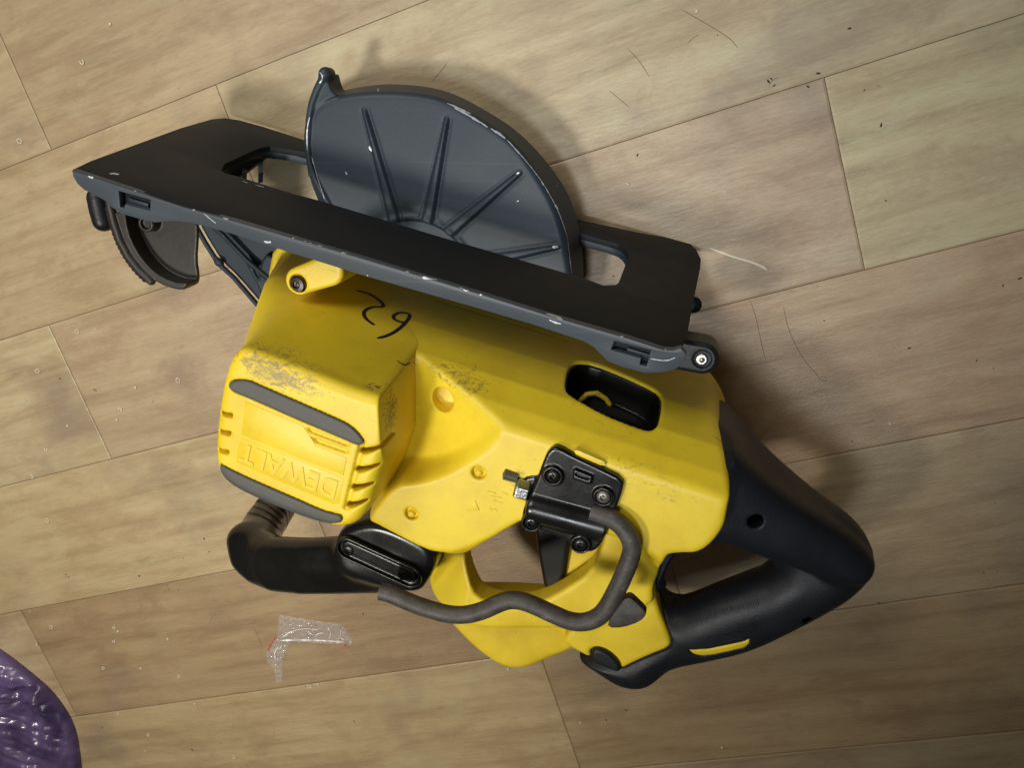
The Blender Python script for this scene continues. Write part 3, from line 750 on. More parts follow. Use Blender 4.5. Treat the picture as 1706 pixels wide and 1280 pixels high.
# --- motor housing: flared base, rounded cap ---
G2 = Grid(-322, -138, -245, -52, 36, 192, .85)
top = [(432, 570), (530, 608), (610, 640), (648, 650), (668, 678), (660, 720), (642, 780), (624, 836), (604, 864), (570, 868), (520, 852), (450, 824), (395, 797), (373, 768), (372, 720), (380, 650), (392, 600), (408, 572)]
mtop = G2.poly(top, 170, 3)
mmid = G2.poly([('uv', 84, 37), ('uv', 110, 35), ('uv', 180, 35), ('uv', 193, 41), ('uv', 196, 80), ('uv', 192, 112), ('uv', 175, 124), ('uv', 122, 122), ('uv', 100, 106), ('uv', 90, 70)], 0, 2)
mbase = G2.poly([('uv', 70, 28), ('uv', 110, 28), ('uv', 190, 28), ('uv', 198, 42), ('uv', 200, 80), ('uv', 195, 110), ('uv', 175, 120), ('uv', 105, 115), ('uv', 84, 95), ('uv', 70, 60)], 0, 2)
CT = 180.
mot = G2.loft([(40, mbase), (95, mmid), (170, mtop), (199, mtop + 2)], 44, CT, 5)
# flat raised centre panel, corner screw boss, end flange
mot = smin(mot, G2.prism(G2.poly([(459, 404), (500, 408), (540, 430), (530, 470), (470, 510), (450, 512), (446, 470)], 52, 1), 40, 54, 1.5), 1.5)
bc = U(499, 468, .122) * 1000
b2 = (np.hypot(G2.X - bc[0], G2.Y - bc[1]) - 8.6).astype(np.float32)
bc2 = U(548, 450, .122) * 1000
e = (bc2 - bc)[:2]; t = np.clip(((G2.X - bc[0]) * e[0] + (G2.Y - bc[1]) * e[1]) / e.dot(e), 0, 1)
b3 = (np.hypot(G2.X - bc[0] - t * e[0], G2.Y - bc[1] - t * e[1]) - (7.2 + 1.0 * t)).astype(np.float32)
mot = smin(mot, G2.prism(b3, 40, 124, 2), 2.5)
bs = U(496, 473, .124) * 1000
mot = smax(mot, -G2.prism(G2.circle(bs, 4.8), 119, 140, .4), .6)
# rubber strips let into the cap
st1 = [(384, 641), (388, 634), (400, 631), (418, 632), (440, 642), (500, 668), (560, 694), (585, 706), (600, 720), (610, 734), (606, 738), (596, 738), (560, 722), (500, 697), (440, 670), (405, 655), (396, 652), (390, 648)]
st2 = [(372, 770), (376, 769), (390, 777), (430, 796), (500, 826), (540, 844), (560, 850), (572, 852), (577, 858), (570, 866), (552, 868), (520, 862), (470, 846), (430, 830), (400, 814), (382, 798), (374, 786)]
strips = []
for s_ in (st1, st2):
    ds = G2.poly(s_, 178 if s_ is st1 else 176, 1)
    strips.append(np.maximum(np.broadcast_to(ds[None], mot.shape), mot))
    ring_ = np.maximum(np.abs(ds) - .35, 0)
    strips[-1] = (ds, mot.copy())
    mot = np.maximum(mot, -np.maximum(np.broadcast_to(ds[None], mot.shape) - .35, -(mot + 2.5)))
# vents
vr = [[(599, 752), (603, 745), (620, 744), (639, 739), (642, 744), (622, 752), (606, 756)],
      [(592, 783), (596, 776), (612, 775), (631, 771), (634, 776), (614, 783), (599, 787)],
      [(585, 813), (589, 806), (604, 805), (621, 802), (624, 807), (606, 813), (592, 817)],
      [(577, 842), (581, 835), (596, 834), (611, 830), (614, 835), (598, 842), (584, 846)]]
void_d = None
for v_ in vr:
    dv = G2.poly(v_, 178, 1); cutv = np.maximum(np.broadcast_to(dv[None], mot.shape), 160 - G2.Z)
    mot = smax(mot, -cutv, .8)
# groove that separates the right hand tabs from the face panel
dv = poly_sdf(chaikin(P2([(600, 738), (607, 741), (580, 850), (573, 848)], 179), 0), G2.X, G2.Y); mot = smax(mot, -np.maximum(np.broadcast_to(dv[None], mot.shape), 178.6 - G2.Z), .8)
for cx_, cy_ in ((386, 689), (383, 719), (380, 750)):
    dv = poly_sdf(chaikin(P2([(cx_ - 12, cy_ - 8), (cx_ + 7, cy_ - 3), (cx_ + 6, cy_ + 4), (cx_ - 12, cy_ - 1)], 176), 0), G2.X, G2.Y)
    mot = smax(mot, -np.maximum(np.broadcast_to(dv[None], mot.shape), 175.0 - G2.Z), .6)
    dv = poly_sdf(chaikin(P2([(cx_ - 0, cy_ - 4), (cx_ + 7, cy_ - 3), (cx_ + 6, cy_ + 4), (cx_ - 1, cy_ + 2)], 177), 0), G2.X, G2.Y)
    mot = smax(mot, -np.maximum(np.broadcast_to(dv[None], mot.shape), 160 - G2.Z), .5)
# louvre slots on the face
for v_ in ([(508, 712), (581, 739), (581, 746), (517, 722)], [(518, 729), (579, 750), (578, 757), (527, 739)]):
    dv = poly_sdf(P2(v_, 180), G2.X, G2.Y)
    mot = smax(mot, -np.maximum(np.broadcast_to(dv[None], mot.shape), 178.2 - G2.Z), .4)
motor = G2.mesh(mot, 'motor_housing', M['yellow'], saw)
inner_ = np.maximum(mot + 0, 0)
for ds, m0 in strips:
    f = smax(np.broadcast_to(ds[None], m0.shape), m0 - .7, .9); f = np.maximum(np.maximum(f, -(m0 + 2.2)), 160 - G2.Z)
    G2.mesh(f, 'bumper_strip', M['grey_rubber'], saw)
# dark core seen through the vents
G3 = Grid(-322, -150, -245, -80, 148, 172, 1.2)
core = G3.prism(G3.poly(top, 166, 2) + 5, 150, 163, 3)
G3.mesh(core, 'motor_core', M['void'], saw)
cb = U(496, 474, .1205)
vs, fs = lathe([(.0043, -.003), (.0043, .0006), (.0038, .0016), (.0020, .0018), (.0018, .0004), (.0012, .0003), (.001, .0009), (.0001, .001)], cb, (0, 0, 1), 24)
autosmooth(mesh_obj('cap_screw', vs, fs, M['bolt_dark'], saw, True), 40)
for x, y, z in ((797, 789, .1487), (685, 857, .1487)):
    vs, fs = lathe([(.0019, -.001), (.0019, 0), (.0015, .0005), (.0002, .0006)], U(x, y, z), (0, 0, 1), 16)
    mesh_obj('boss_plug', vs, fs, M['yellow'], saw, True)

# face panels and the raised lettering
def flat_plate(name, px, z, th, m, bev=.0003, n=0):
    pts = [tuple(q / 1000) for q in chaikin(P2(px, z), n)]
    return plate(name, pts, [], z / 1000, z / 1000 + th, m, saw, bev)
flat_plate('face_panel', [(409, 668), (440, 681), (505, 708), (515, 722), (527, 742), (578, 762), (573, 792), (403, 724)], CT - .4, .0007, M['yellow'])
flat_plate('name_panel', [(402, 728), (573, 797), (566, 838), (556, 840), (394, 770), (397, 745)], CT - .4, .0006, M['yellow'])
cu = D.curves.new('txt', 'FONT'); cu.body = 'DEWALT'; cu.extrude = .02; cu.offset = .02; cu.size = 1
to = D.objects.new('txt', cu); C.objects.link(to); bpy.context.view_layer.update()
me = D.meshes.new_from_object(to.evaluated_get(bpy.context.evaluated_depsgraph_get())); D.objects.remove(to)
v = np.empty(len(me.vertices) * 3, np.float32); me.vertices.foreach_get('co', v); v = v.reshape(-1, 3)
v[:, :2] -= v[:, :2].min(0); v[:, :2] /= v[:, :2].max(0); v[:, 2] = (v[:, 2] > 0)
zt = (CT + .2) / 1000
p0 = U(564, 802, zt); p1 = U(404, 737, zt); p2 = U(556, 832, zt)    # text start (lower left of the word), end, and top of the first letter
ex = p1 - p0; ey = (p2 - p0); ey = ey - ex * ey.dot(ex) / ex.dot(ex)
V = p0 + v[:, :1] * ex + v[:, 1:2] * ey + v[:, 2:3] * np.array([0, 0, .00045]) - np.array([0, 0, .0001])
me.vertices.foreach_set('co', (V - SAW).astype(np.float32).ravel()); me.materials.clear(); me.materials.append(M['yellow']); me.update()
link(D.objects.new('raised_lettering', me), saw)

# --- front handle ---
G = Grid.around(P2([(365, 800), (750, 1010)], 110), 8, 150, .9, 12)
def tpx(pts): return [(*(U(x, y, z / 1000)[:2] * 1000), z, r_) for x, y, z, r_ in pts]
fh = G.tube(tpx([(665, 925, 120, 13), (600, 930, 121, 13), (520, 932, 117, 12.3), (455, 930, 108, 12.8), (430, 915, 96, 13.3), (432, 890, 76, 13.5), (448, 860, 50, 13.5), (462, 835, 30, 14)]))
sp_ = [(560, 885), (600, 866), (640, 866), (700, 893), (722, 912), (728, 938), (716, 965), (700, 986), (660, 982), (600, 960), (560, 940)]
fh = smin(fh, G.prism(G.poly(sp_, 132, 2), 88, 136, 5), 8)
bot = G.tube(tpx([(402, 900, 94, 7.5), (410, 930, 98, 7.5), (430, 951, 103, 7.5), (460, 963, 108, 7.6), (505, 967, 112, 8), (560, 967, 114, 8), (640, 964, 118, 8)]))
fh = smin(fh, bot, 13)
# grip ribs on the upright
for i in range(5):
    a = tpx([(413 + i * 1.0, 820 + i * 11, 60 - i * 3, 1.0), (440, 826 + i * 11, 66 - i * 3, 1.0), (476, 848 + i * 9, 60 - i * 3, 1.0)])
    rb = np.abs(((G.Z - (52 - i * 5.5)) + (G.Uu[None] - 80) * .05)) - 1.0
    fh = fh - .7 * np.exp(-(rb / 1.2) ** 2) * sstep(G.Z, 20, 26) * (1 - sstep(G.Z, 58, 62)) * (G.Vv[None] > 60)
fhandle = G.mesh(fh, 'front_handle', M['black'], saw)
hb = bvh_of([fhandle])
for i in range(4):
    y0 = 826 + i * 11
    ribbon('grip_rib', hb, [(412 - i * 1.2, y0 - 4), (432 - i * 1.2, y0 - 2), (452 - i, y0 + 8), (474 - i * 2, y0 + 26)], .0012, M['black'], fhandle, raised=.0010, off=-.0004)
# its clamp plate
G = Grid.around(P2([(545, 890), (715, 990)], 136), 120, 146, .42, 3)
a = U(579, 916, .1395)[:2] * 1000; b = U(681, 963, .1395)[:2] * 1000; e = b - a
t = np.clip(((G.X - a[0]) * e[0] + (G.Y - a[1]) * e[1]) / e.dot(e), 0, 1); ds = (np.hypot(G.X - a[0] - t * e[0], G.Y - a[1] - t * e[1])).astype(np.float32)
cp = G.prism(ds - 6.9, 124, 139.6, 1.0)
cp = smax(cp, -G.prism(ds - 5.4, 137.2, 150, .5), .4)
side_ = ((G.X - a[0]) * e[1] - (G.Y - a[1]) * e[0]) / np.hypot(*e)          # across the plate
off_ = 1.2 if ((U(600, 960, .139)[0] * 1000 - a[0]) * e[1] - (U(600, 960, .139)[1] * 1000 - a[1]) * e[0]) < 0 else -1.2
d5 = np.hypot(ds * 0 + side_ - off_, np.maximum(np.abs(((G.X - a[0]) * e[0] + (G.Y - a[1]) * e[1]) / np.hypot(*e) - np.hypot(*e) / 2) - np.hypot(*e) / 2, 0)).astype(np.float32)
cp = smin(cp, G.prism(d5 - 3.6, 124, 139.2, .8), .4)
cplate = G.mesh(cp, 'clamp_plate', M['black'], saw)
for x, y in ((580, 917), (672, 958)): screw('screw', U(x, y, .1390), (0, 0, 1), .0034, M['black'], cplate)

# --- rear handle loop ---
G = Grid.around(P2([(940, 660), (1475, 1160)], 95), 44, 150, .95, 14)
ol = [(1180, 760), (1240, 760), (1300, 800), (1400, 850), (1438, 884), (1454, 918), (1452, 948), (1436, 972), (1400, 1000), (1320, 1043), (1250, 1076), (1180, 1092), (1122, 1103), (1102, 1120), (1084, 1134), (1060, 1139), (1030, 1132), (1000, 1113), (960, 1086), (980, 1076), (1040, 1060), (1095, 1030), (1085, 1000), (1090, 955), (1112, 916), (1130, 908), (1110, 880), (1120, 760)]
op2 = [(1128, 905), (1170, 880), (1220, 870), (1290, 900), (1288, 942), (1215, 970), (1160, 993), (1132, 1000), (1112, 991), (1098, 970)]
dh = np.maximum(G.poly(ol, 90, 2), -G.poly(op2, 88, 1))
hd = G.prism(dh, 71, 108, 17)
# the side next to the opening that joins body and grip
hd = smin(hd, G.prism(G.poly([(1108, 900), (1130, 912), (1112, 945), (1104, 966), (1112, 985), (1096, 992), (1080, 970), (1088, 945)], 100, 1), 78, 99, 4), 4)
ub = [(1140, 660, 74), (1206, 668, 74), (1238, 706, 74), (1300, 764, 74), (1400, 838, 76), (1440, 885, 80), (1454, 925, 90), (1436, 968, 100), (1395, 975, 108), (1340, 955, 115), (1272, 932, 120), (1200, 898, 124), (1160, 910, 124), (1120, 900, 124)]
du = G.poly(ub, 102, 2)
tz_ = 138 - 22 * np.clip((G.Uu - 345) / 90, 0, 1)
ubd = smax(np.broadcast_to(du[None], hd.shape), np.abs(G.Z - 98) - (tz_ - 98)[None], 15)
hd = smin(hd, ubd, 2.5)
lb = G.tube(tpx([(1075, 1085, 94, 9), (1140, 1045, 94, 13), (1210, 1015, 94, 13.5), (1290, 990, 94, 14), (1370, 955, 94, 14)]))
hd = smin(hd, lb, 6)
hd = smax(hd, -np.maximum(G.Vv[None] - (np.interp(G.z, VWZ, VWV)[:, None, None] + 1.0), (G.Uu - 350)[None]), 1)
dgh = G.poly(trg, 105, 2)
hd = smax(hd, -np.maximum(dgh[None] - .15, 84 - G.Z), .6)
c = U(1258, 864, .128) * 1000
hd = np.maximum(hd, -G.prism(G.circle(c, 3.9), 105, 150, .4))
c = U(1343, 1021, .097) * 1000
hd = np.maximum(hd, -G.prism(G.circle(c, 2.8), 90, 150, .4))
# sunken lettering strip of the grip
bdg = [(1145, 1062), (1152, 1065), (1180, 1064), (1238, 1052), (1250, 1046), (1248, 1058), (1240, 1066), (1190, 1077), (1168, 1078), (1155, 1073)]
db = G.poly(bdg, 98, 0)
rh = hd.copy()
hd = np.maximum(hd, -np.maximum(np.broadcast_to(db[None], hd.shape), -(rh + 1.0)) )
rear = G.mesh(hd, 'rear_handle', M['rubber'], saw)
f = np.maximum(np.maximum(np.broadcast_to(db[None], rh.shape) + .15, rh + .35), -(rh + 2.0)); f = np.maximum(f, 88 - G.Z)
badge = G.mesh(f, 'grip_badge', M['yellow'], rear)
rb_ = bvh_of([rear, badge])
random.seed(3)
for i in range(34):
    x = 1150 + i * 3.4 + random.uniform(-.4, .4); y = 1036 - i * .85 + random.uniform(-3, 3)
    ribbon('grip_ridge', rb_, [(x, y - 8), (x + 2.5, y + 4)], .0006, M['rubber'], rear, raised=.00035, off=-.0001)
x = 1160.
while x < 1240:
    w = random.uniform(1.5, 5)
    if random.random() < .75:
        y = 1063 - (x - 1160) * .16
        ribbon('badge_mark', rb_, [(x, y + 2.2), (x + w * .5, y + random.uniform(.5, 3)), (x + w, y + 1.6)], .0005, M['black'], rear, off=.0002, taper=False)
    x += w + random.uniform(1, 3)
for pts in ([(1187, 726), (1200, 735), (1207, 739)], [(1211, 745), (1230, 754), (1249, 766)], [(1328, 827), (1336, 833), (1342, 836)]):
    ribbon('parting_line', bvh_of([rear, housing]), pts, .0003, M['bar'], saw, off=.0002)

# trigger, lock button
G = Grid.around(P2([(870, 860), (1060, 1130)], 95), 56, 120, .7, 4)
tr = G.prism(G.poly([(888, 860), (955, 880), (950, 915), (940, 972), (922, 985), (907, 988), (900, 950), (893, 910)], 98, 1), 66, 98, 3)
G.mesh(tr, 'trigger', M['void'], saw)
lk = G.prism(G.poly([(986, 1078), (998, 1075), (1014, 1082), (1031, 1097), (1036, 1110), (1030, 1116), (1016, 1110), (996, 1102), (987, 1095)], 106, 1), 84, 110, 2.2)
G.mesh(lk, 'lock_button', M['rubber'], saw)

# --- rafter hook: mount, bent bar, nut ---
G = Grid.around(P2([(830, 730), (1060, 935)], 153), 120, 168, .5, 3)
base = [(906, 765), (913, 752), (922, 746), (933, 748), (955, 760), (1000, 781), (1040, 801), (1037, 820), (1028, 845), (1015, 882), (1000, 910), (990, 920), (973, 922), (956, 914), (948, 903), (905, 886), (893, 884), (876, 880), (868, 868), (872, 845), (888, 815)]
mt = G.prism(G.poly(base, 154, 1), 133, 154, 1.4)
# barrel along the bar
a = U(888, 848, .154) * 1000; b = U(1020, 884, .154) * 1000
bar_ = G.tube([(a[0], a[1], 151.5, 7.6), (b[0], b[1], 151.5, 7.6)])
low_ = G.poly([(893, 808), (925, 815), (985, 840), (1018, 850), (1012, 880), (1000, 905), (950, 902), (905, 884), (880, 865), (874, 845)], 156, 1)
mt = smin(mt, smax(bar_, np.broadcast_to(low_[None], bar_.shape), 1.2), 1.2)
scr = [(921, 793), (1005, 828), (885, 871), (967, 907)]
for i, (x, y) in enumerate(scr):
    c = U(x, y, .155) * 1000; mt = smin(mt, G.prism(G.circle(c, 5.0), 137, 156.2, .8), .8)
    mt = np.maximum(mt, -G.prism(G.circle(c, 3.7), 154.8, 163, .3))
mt = smin(mt, G.prism(G.poly([(955, 785), (958, 781), (988, 793), (985, 806), (978, 806), (955, 797)], 155, 0), 143, 156.2, .6), .5)
mt = np.maximum(mt, -G.prism(G.poly([(960, 789), (982, 798), (980, 801), (958, 793)], 156, 0), 154.5, 163, .2))
# raised lug towards the nut
mt = smin(mt, G.prism(G.poly([(868, 800), (880, 790), (905, 790), (905, 830), (885, 850), (874, 832)], 149, 1), 137, 151, 2), 1.5)
mount = G.mesh(mt, 'hook_mount', M['black'], saw)
random.seed(5)
for i, (x, y) in enumerate(scr): screw('screw', U(x, y, .1552), (0, 0, 1), .0033, M['black'] if i != 1 else M['dark_steel'], mount)
# nut and bolt beside the mount
na = np.array([*(-ud[:2] * .9), 0.15]); nc = U(868, 812, .122)
t_ = np.array([-ud[0], -ud[1], .12])
vs, fs = lathe([(.0001, -.001), (.0054, -.001), (.0054, .0050), (.0046, .0060), (.0001, .0061)], U(877, 818, .151), t_, 6)
nut = mesh_obj('nut', vs, fs, M['steel'], saw, False); bevel(nut, .0005, 2, 20)
pr = [(.0001, 0)]
for i in range(9): pr += [(.0030, .0008 * i), (.0026, .0008 * i + .0004)]
pr += [(.0001, .0075)]
vs, fs = lathe(pr, U(862, 796, .1495), t_, 24); autosmooth(mesh_obj('bolt', vs, fs, M['dark_steel'], saw, True), 30)
# bar
hp = [(634, 986), (651, 990), (680, 1003), (706, 1013), (756, 1027), (797, 1022), (840, 1001), (862, 1000), (884, 1006), (926, 1026), (950, 1036), (975, 1038), (998, 1029), (1012, 1012), (1024, 990), (1037, 964), (1053, 923), (1053, 905), (1045, 888), (1029, 872), (1010, 864), (985, 858)]
hz = 157.
P = [U(x, y, hz / 1000) for x, y in hp]
cu = D.curves.new('hook', 'CURVE'); cu.dimensions = '3D'; cu.bevel_depth = .0046; cu.bevel_resolution = 6; cu.use_fill_caps = True
sm_ = np.array(P); q = chaikin(sm_, 3, False)
q[:, 2] -= .003 * sstep(np.arange(len(q)) / len(q), .8, 1.0)
sp = cu.splines.new('POLY'); sp.points.add(len(q) - 1)
for p_, v_ in zip(sp.points, q): p_.co = (*v_, 1)
to = D.objects.new('tmp', cu); C.objects.link(to); bpy.context.view_layer.update()
me = D.meshes.new_from_object(to.evaluated_get(bpy.context.evaluated_depsgraph_get())); D.objects.remove(to)
me.transform(Matrix.Translation(-Vector(SAW))); me.materials.clear(); me.materials.append(M['bar']); me.shade_smooth(); me.set_sharp_from_angle(angle=R(40)); me.name = 'rafter_hook'
hook = D.objects.new('rafter_hook', me); link(hook, saw)
hkb = bvh_of([hook])
for pts, w in (([(818, 1001), (822, 999), (828, 998)], .0010), ([(833, 997), (840, 995)], .0006), ([(853, 994), (858, 999), (864, 998)], .0012), ([(996, 1034), (1000, 1031)], .0008), ([(1024, 996), (1027, 992), (1029, 987)], .0013), ([(945, 1037), (955, 1040), (960, 1040)], .0008), ([(1048, 905), (1052, 908)], .0008)):
    ribbon('scuff', hkb, pts, w * .6, M['grey_rubber'], hook, off=.0001, wob=.4)
# flat rubber stop beside the bar
flat_plate('hook_stop', [(1050, 985), (1058, 990), (1077, 1009), (1078, 1015), (1068, 1026), (1040, 1036), (1014, 1036), (1018, 1020), (1035, 990)], 142, .006, M['grey_rubber_d'] if 'grey_rubber_d' in M else M['bar'], .0008, 1)

flat_plate('mount_ledge', [(956, 749), (964, 749), (1008, 768), (1010, 775), (1000, 774), (960, 757)], 150.5, .0012, M['yellow'], .0003)
# writing by hand and small moulded marks
ab = bvh_of([housing, motor])
ribbon('handwritten_digit', ab, [(594, 484), (603, 486), (618, 491), (632, 500), (640, 509), (636, 512), (622, 511), (609, 516), (605, 523), (610, 532), (618, 538), (624, 542)], .0021, M['ink'], saw, off=.0001)
ribbon('handwritten_digit', ab, [(628, 564), (645, 560), (660, 552), (673, 541), (682, 530), (683, 524), (674, 521), (664, 521), (655, 526), (656, 532), (664, 536), (676, 538)], .0021, M['ink'], saw, off=.0001)
ribbon('seam_line', ab, [(545, 449), (600, 469), (680, 504), (768, 545)], .0004, M['gold'], saw, off=.0001, taper=False)
ribbon('seam_line', ab, [(768, 545), (774, 534), (782, 520)], .0004, M['gold'], saw, off=.0001, taper=False)
ribbon('seam_line', ab, [(917, 604), (930, 610), (945, 616)], .0018, M['gold'], saw, off=.0001, taper=False)
ribbon('scratch', ab, [(993, 702), (998, 705), (1004, 708)], .0006, M['gold'], saw, off=.0001)
ribbon('scratch', ab, [(661, 601), (668, 606), (676, 609), (684, 604)], .0010, M['ink'], saw, off=.0001, wob=.5)
tb = P2([(793, 836), (780, 850), (798, 850)], 113.1)
bt = onsurf(ab, 790, 845)[0]
flat_plate('warning_triangle', [(792, 834), (778, 850), (799, 850)], bt.z * 1000 - .2, .0007, M['yellow'], .0002)
for x, y, w in ((812, 818, 14), (818, 826, 18), (822, 834, 15), (816, 846, 4), (823, 847, 5), (838, 820, 8)):
    ribbon('moulded_mark', ab, [(x, y), (x + w * .5, y + 2.5), (x + w, y + 4)], .0007, M['yellow'], saw, raised=.0004, taper=False, wob=.6)
fb_ = bvh_of([flg, shoe])
random.seed(11)
for i in range(20):
    t = random.random(); x = 125 + t * 985; y = np.interp(x, [120, 217, 305, 393, 598, 800, 911, 1043, 1111], [285, 315, 344, 368, 428, 490, 524, 562, 583])
    L_ = random.choice([2, 3, 3, 4, 6, 9])
    ribbon('paint_chip', fb_, [(x, y + random.uniform(-.5, 1.5)), (x + L_ * .5, y + L_ * .15 + random.uniform(-.5, 2)), (x + L_, y + L_ * .3)], random.uniform(.0003, .0010), M['chip'], saw, off=.00012, wob=.6)
for pts, w in (([(183, 290), (190, 289), (198, 291)], .0018), ([(440, 402), (446, 404), (452, 403)], .0012), ([(404, 302), (412, 305)], .0006), ([(425, 308), (440, 312)], .0006), ([(915, 533), (925, 538), (935, 540)], .0008), ([(910, 523), (925, 527), (937, 533)], .0015), ([(704, 462), (716, 465), (728, 466)], .0012), ([(1084, 598), (1110, 602), (1125, 596)], .0005), ([(1142, 572), (1150, 540), (1153, 528)], .0005), ([(340, 356), (352, 366), (360, 372)], .0004), ([(612, 458), (614, 464)], .0006)):
    ribbon('paint_chip', fb_, pts, w, M['chip'], saw, off=.00012, wob=.4)

# ------------------------------------------------------------------ things lying on the floor
# purple plastic bag, only its corner in the picture
mp_ = D.materials.new('purple_film'); mp_.use_nodes = True; N, L = nt(mp_); b = N['Principled BSDF']
tc = N.new('ShaderNodeTexCoord'); n = N.new('ShaderNodeTexNoise'); n.inputs['Scale'].default_value = 30; n.inputs['Detail'].default_value = 5; L.new(tc.outputs['Object'], n.inputs['Vector'])
r = N.new('ShaderNodeValToRGB'); L.new(n.outputs[0], r.inputs[0]); r.color_ramp.elements[0].color = (.045, .030, .080, 1); r.color_ramp.elements[0].position = .35
r.color_ramp.elements[1].color = (.165, .112, .25, 1); r.color_ramp.elements[1].position = .65
L.new(r.outputs[0], b.inputs['Base Color']); b.inputs['Roughness'].default_value = .30; b.inputs['Coat Weight'].default_value = .25
n = N.new('ShaderNodeTexNoise'); n.inputs['Scale'].default_value = 140; n.inputs['Detail'].default_value = 4; L.new(tc.outputs['Object'], n.inputs['Vector'])
bp = N.new('ShaderNodeBump'); bp.inputs['Strength'].default_value = .25; bp.inputs['Distance'].default_value = .0012; L.new(n.outputs[0], bp.inputs['Height']); L.new(bp.outputs[0], b.inputs['Normal'])
ob = chaikin(P2([(-40, 1076), (2, 1104), (38, 1132), (72, 1161), (96, 1192), (112, 1222), (120, 1255), (127, 1320), (120, 1400), (-60, 1420), (-200, 1300), (-200, 1150)], 10), 1)
x0, y0 = ob.min(0) - 3; x1, y1 = ob.max(0) + 3
gx = np.arange(x0, x1, 1.1); gy = np.arange(y0, y1, 1.1); X, Y = np.meshgrid(gx, gy); d = poly_sdf(ob, X, Y); gyy, gxx = np.gradient(d, 1.1)
fl0 = U(0, 1166, .02)[:2] * 1000; fl1 = U(78, 1163, .02)[:2] * 1000; fd = fl1 - fl0; fd /= np.hypot(*fd)
ac = (X - fl0[0]) * -fd[1] + (Y - fl0[1]) * fd[0]
Zb = np.zeros_like(X)
for i in range(X.shape[0]):
    for j_ in range(X.shape[1]):
        if d[i, j_] < 1:
            p = Vector((X[i, j_] * .035, Y[i, j_] * .035, 0))
            w = noise.noise(p * 1.2) * 3.0 + abs(noise.noise(Vector((p.x * .8 + p.y * 2.6, p.y * .6 - p.x * .4, 3)))) * 3.6 - abs(noise.noise(Vector((p.x * 2.4 - p.y * .8, p.y * 1.0, 7)))) * 2.2 + noise.noise(p * 6) * .18
            Zb[i, j_] = w
ins = np.clip(-d, 0, 40)
Zh = 13 * np.sqrt(np.clip(1 - (1 - np.clip(ins / 14, 0, 1)) ** 2, 0, 1)) * .75 + 1.5 * Zb * sstep(ins, 0, 10) + .3
Zh -= 7 * np.exp(-(ac / 1.8) ** 2) * sstep(ins, 0, 8) + 4 * np.exp(-((ac + 15) / 2.2) ** 2) * sstep(ins, 0, 8)
ok = d < 1.3
idm = -np.ones(X.shape, int); idm[ok] = np.arange(ok.sum())
out_ = np.maximum(d, -.55 * 0)[ok]; V = np.stack([X[ok] - gxx[ok] * out_, Y[ok] - gyy[ok] * out_, np.maximum(Zh[ok], .2)], 1) / 1000
a, b_, c_, d_ = idm[:-1, :-1], idm[:-1, 1:], idm[1:, 1:], idm[1:, :-1]; k_ = (a >= 0) & (b_ >= 0) & (c_ >= 0) & (d_ >= 0)
bag = mesh_obj('plastic_bag', V, np.stack([a[k_], b_[k_], c_[k_], d_[k_]], 1), mp_, None, True, loc=(V[:, 0].mean(), V[:, 1].mean(), 0))
tag(bag, 'shiny crumpled purple plastic bag lying on the floor at the lower left corner', 'plastic bag')

# clear wrapper
mw_ = D.materials.new('clear_film'); mw_.use_nodes = True; N, L = nt(mw_); b = N['Principled BSDF']
b.inputs['Base Color'].default_value = (.75, .73, .74, 1); b.inputs['Roughness'].default_value = .12; b.inputs['Alpha'].default_value = .26; b.inputs['Coat Weight'].default_value = .6
tc = N.new('ShaderNodeTexCoord'); n = N.new('ShaderNodeTexNoise'); n.inputs['Scale'].default_value = 70; n.inputs['Detail'].default_value = 2; L.new(tc.outputs['Object'], n.inputs['Vector'])
bp = N.new('ShaderNodeBump'); bp.inputs['Strength'].default_value = .9; bp.inputs['Distance'].default_value = .0015; L.new(n.outputs[0], bp.inputs['Height']); L.new(bp.outputs[0], b.inputs['Normal'])
ow = P2([(463, 1027), (472, 1029), (500, 1033), (540, 1039), (563, 1041), (575, 1050), (589, 1075), (583, 1079), (560, 1077), (520, 1072), (485, 1073), (476, 1088), (470, 1108), (470, 1140), (458, 1142), (455, 1118), (443, 1106), (441, 1092), (452, 1072), (461, 1062)], 2)
x0, y0 = ow.min(0) - 1; x1, y1 = ow.max(0) + 1
gx = np.arange(x0, x1, .5); gy = np.arange(y0, y1, .5); X, Y = np.meshgrid(gx, gy); d = poly_sdf(ow, X, Y); gyy, gxx = np.gradient(d, .5); ok = d < .6
Zh = np.zeros_like(X)
for i, j_ in np.argwhere(ok):
    p = Vector((X[i, j_] * .12, Y[i, j_] * .12, 0))
    Zh[i, j_] = .5 + 1.6 * abs(noise.noise(p * 1.7)) + 1.2 * abs(noise.noise(Vector((p.x * 4, p.y * 2, 5)))) + .35 * noise.noise(p * 8)
a_ = U(470, 1066, .002)[:2] * 1000; b2_ = U(575, 1072, .002)[:2] * 1000; e = b2_ - a_; t = np.clip(((X - a_[0]) * e[0] + (Y - a_[1]) * e[1]) / e.dot(e), 0, 1)
Zh += 2.6 * np.exp(-(np.hypot(X - a_[0] - t * e[0], Y - a_[1] - t * e[1]) / 1.5) ** 2)
Zh *= sstep(-d, -.3, 1.5); Zh += .25
idm = -np.ones(X.shape, int); idm[ok] = np.arange(ok.sum()); out_ = np.maximum(d, 0)[ok]; V = np.stack([X[ok] - gxx[ok] * out_, Y[ok] - gyy[ok] * out_, Zh[ok]], 1) / 1000
a, b_, c_, d_ = idm[:-1, :-1], idm[:-1, 1:], idm[1:, 1:], idm[1:, :-1]; k_ = (a >= 0) & (b_ >= 0) & (c_ >= 0) & (d_ >= 0)
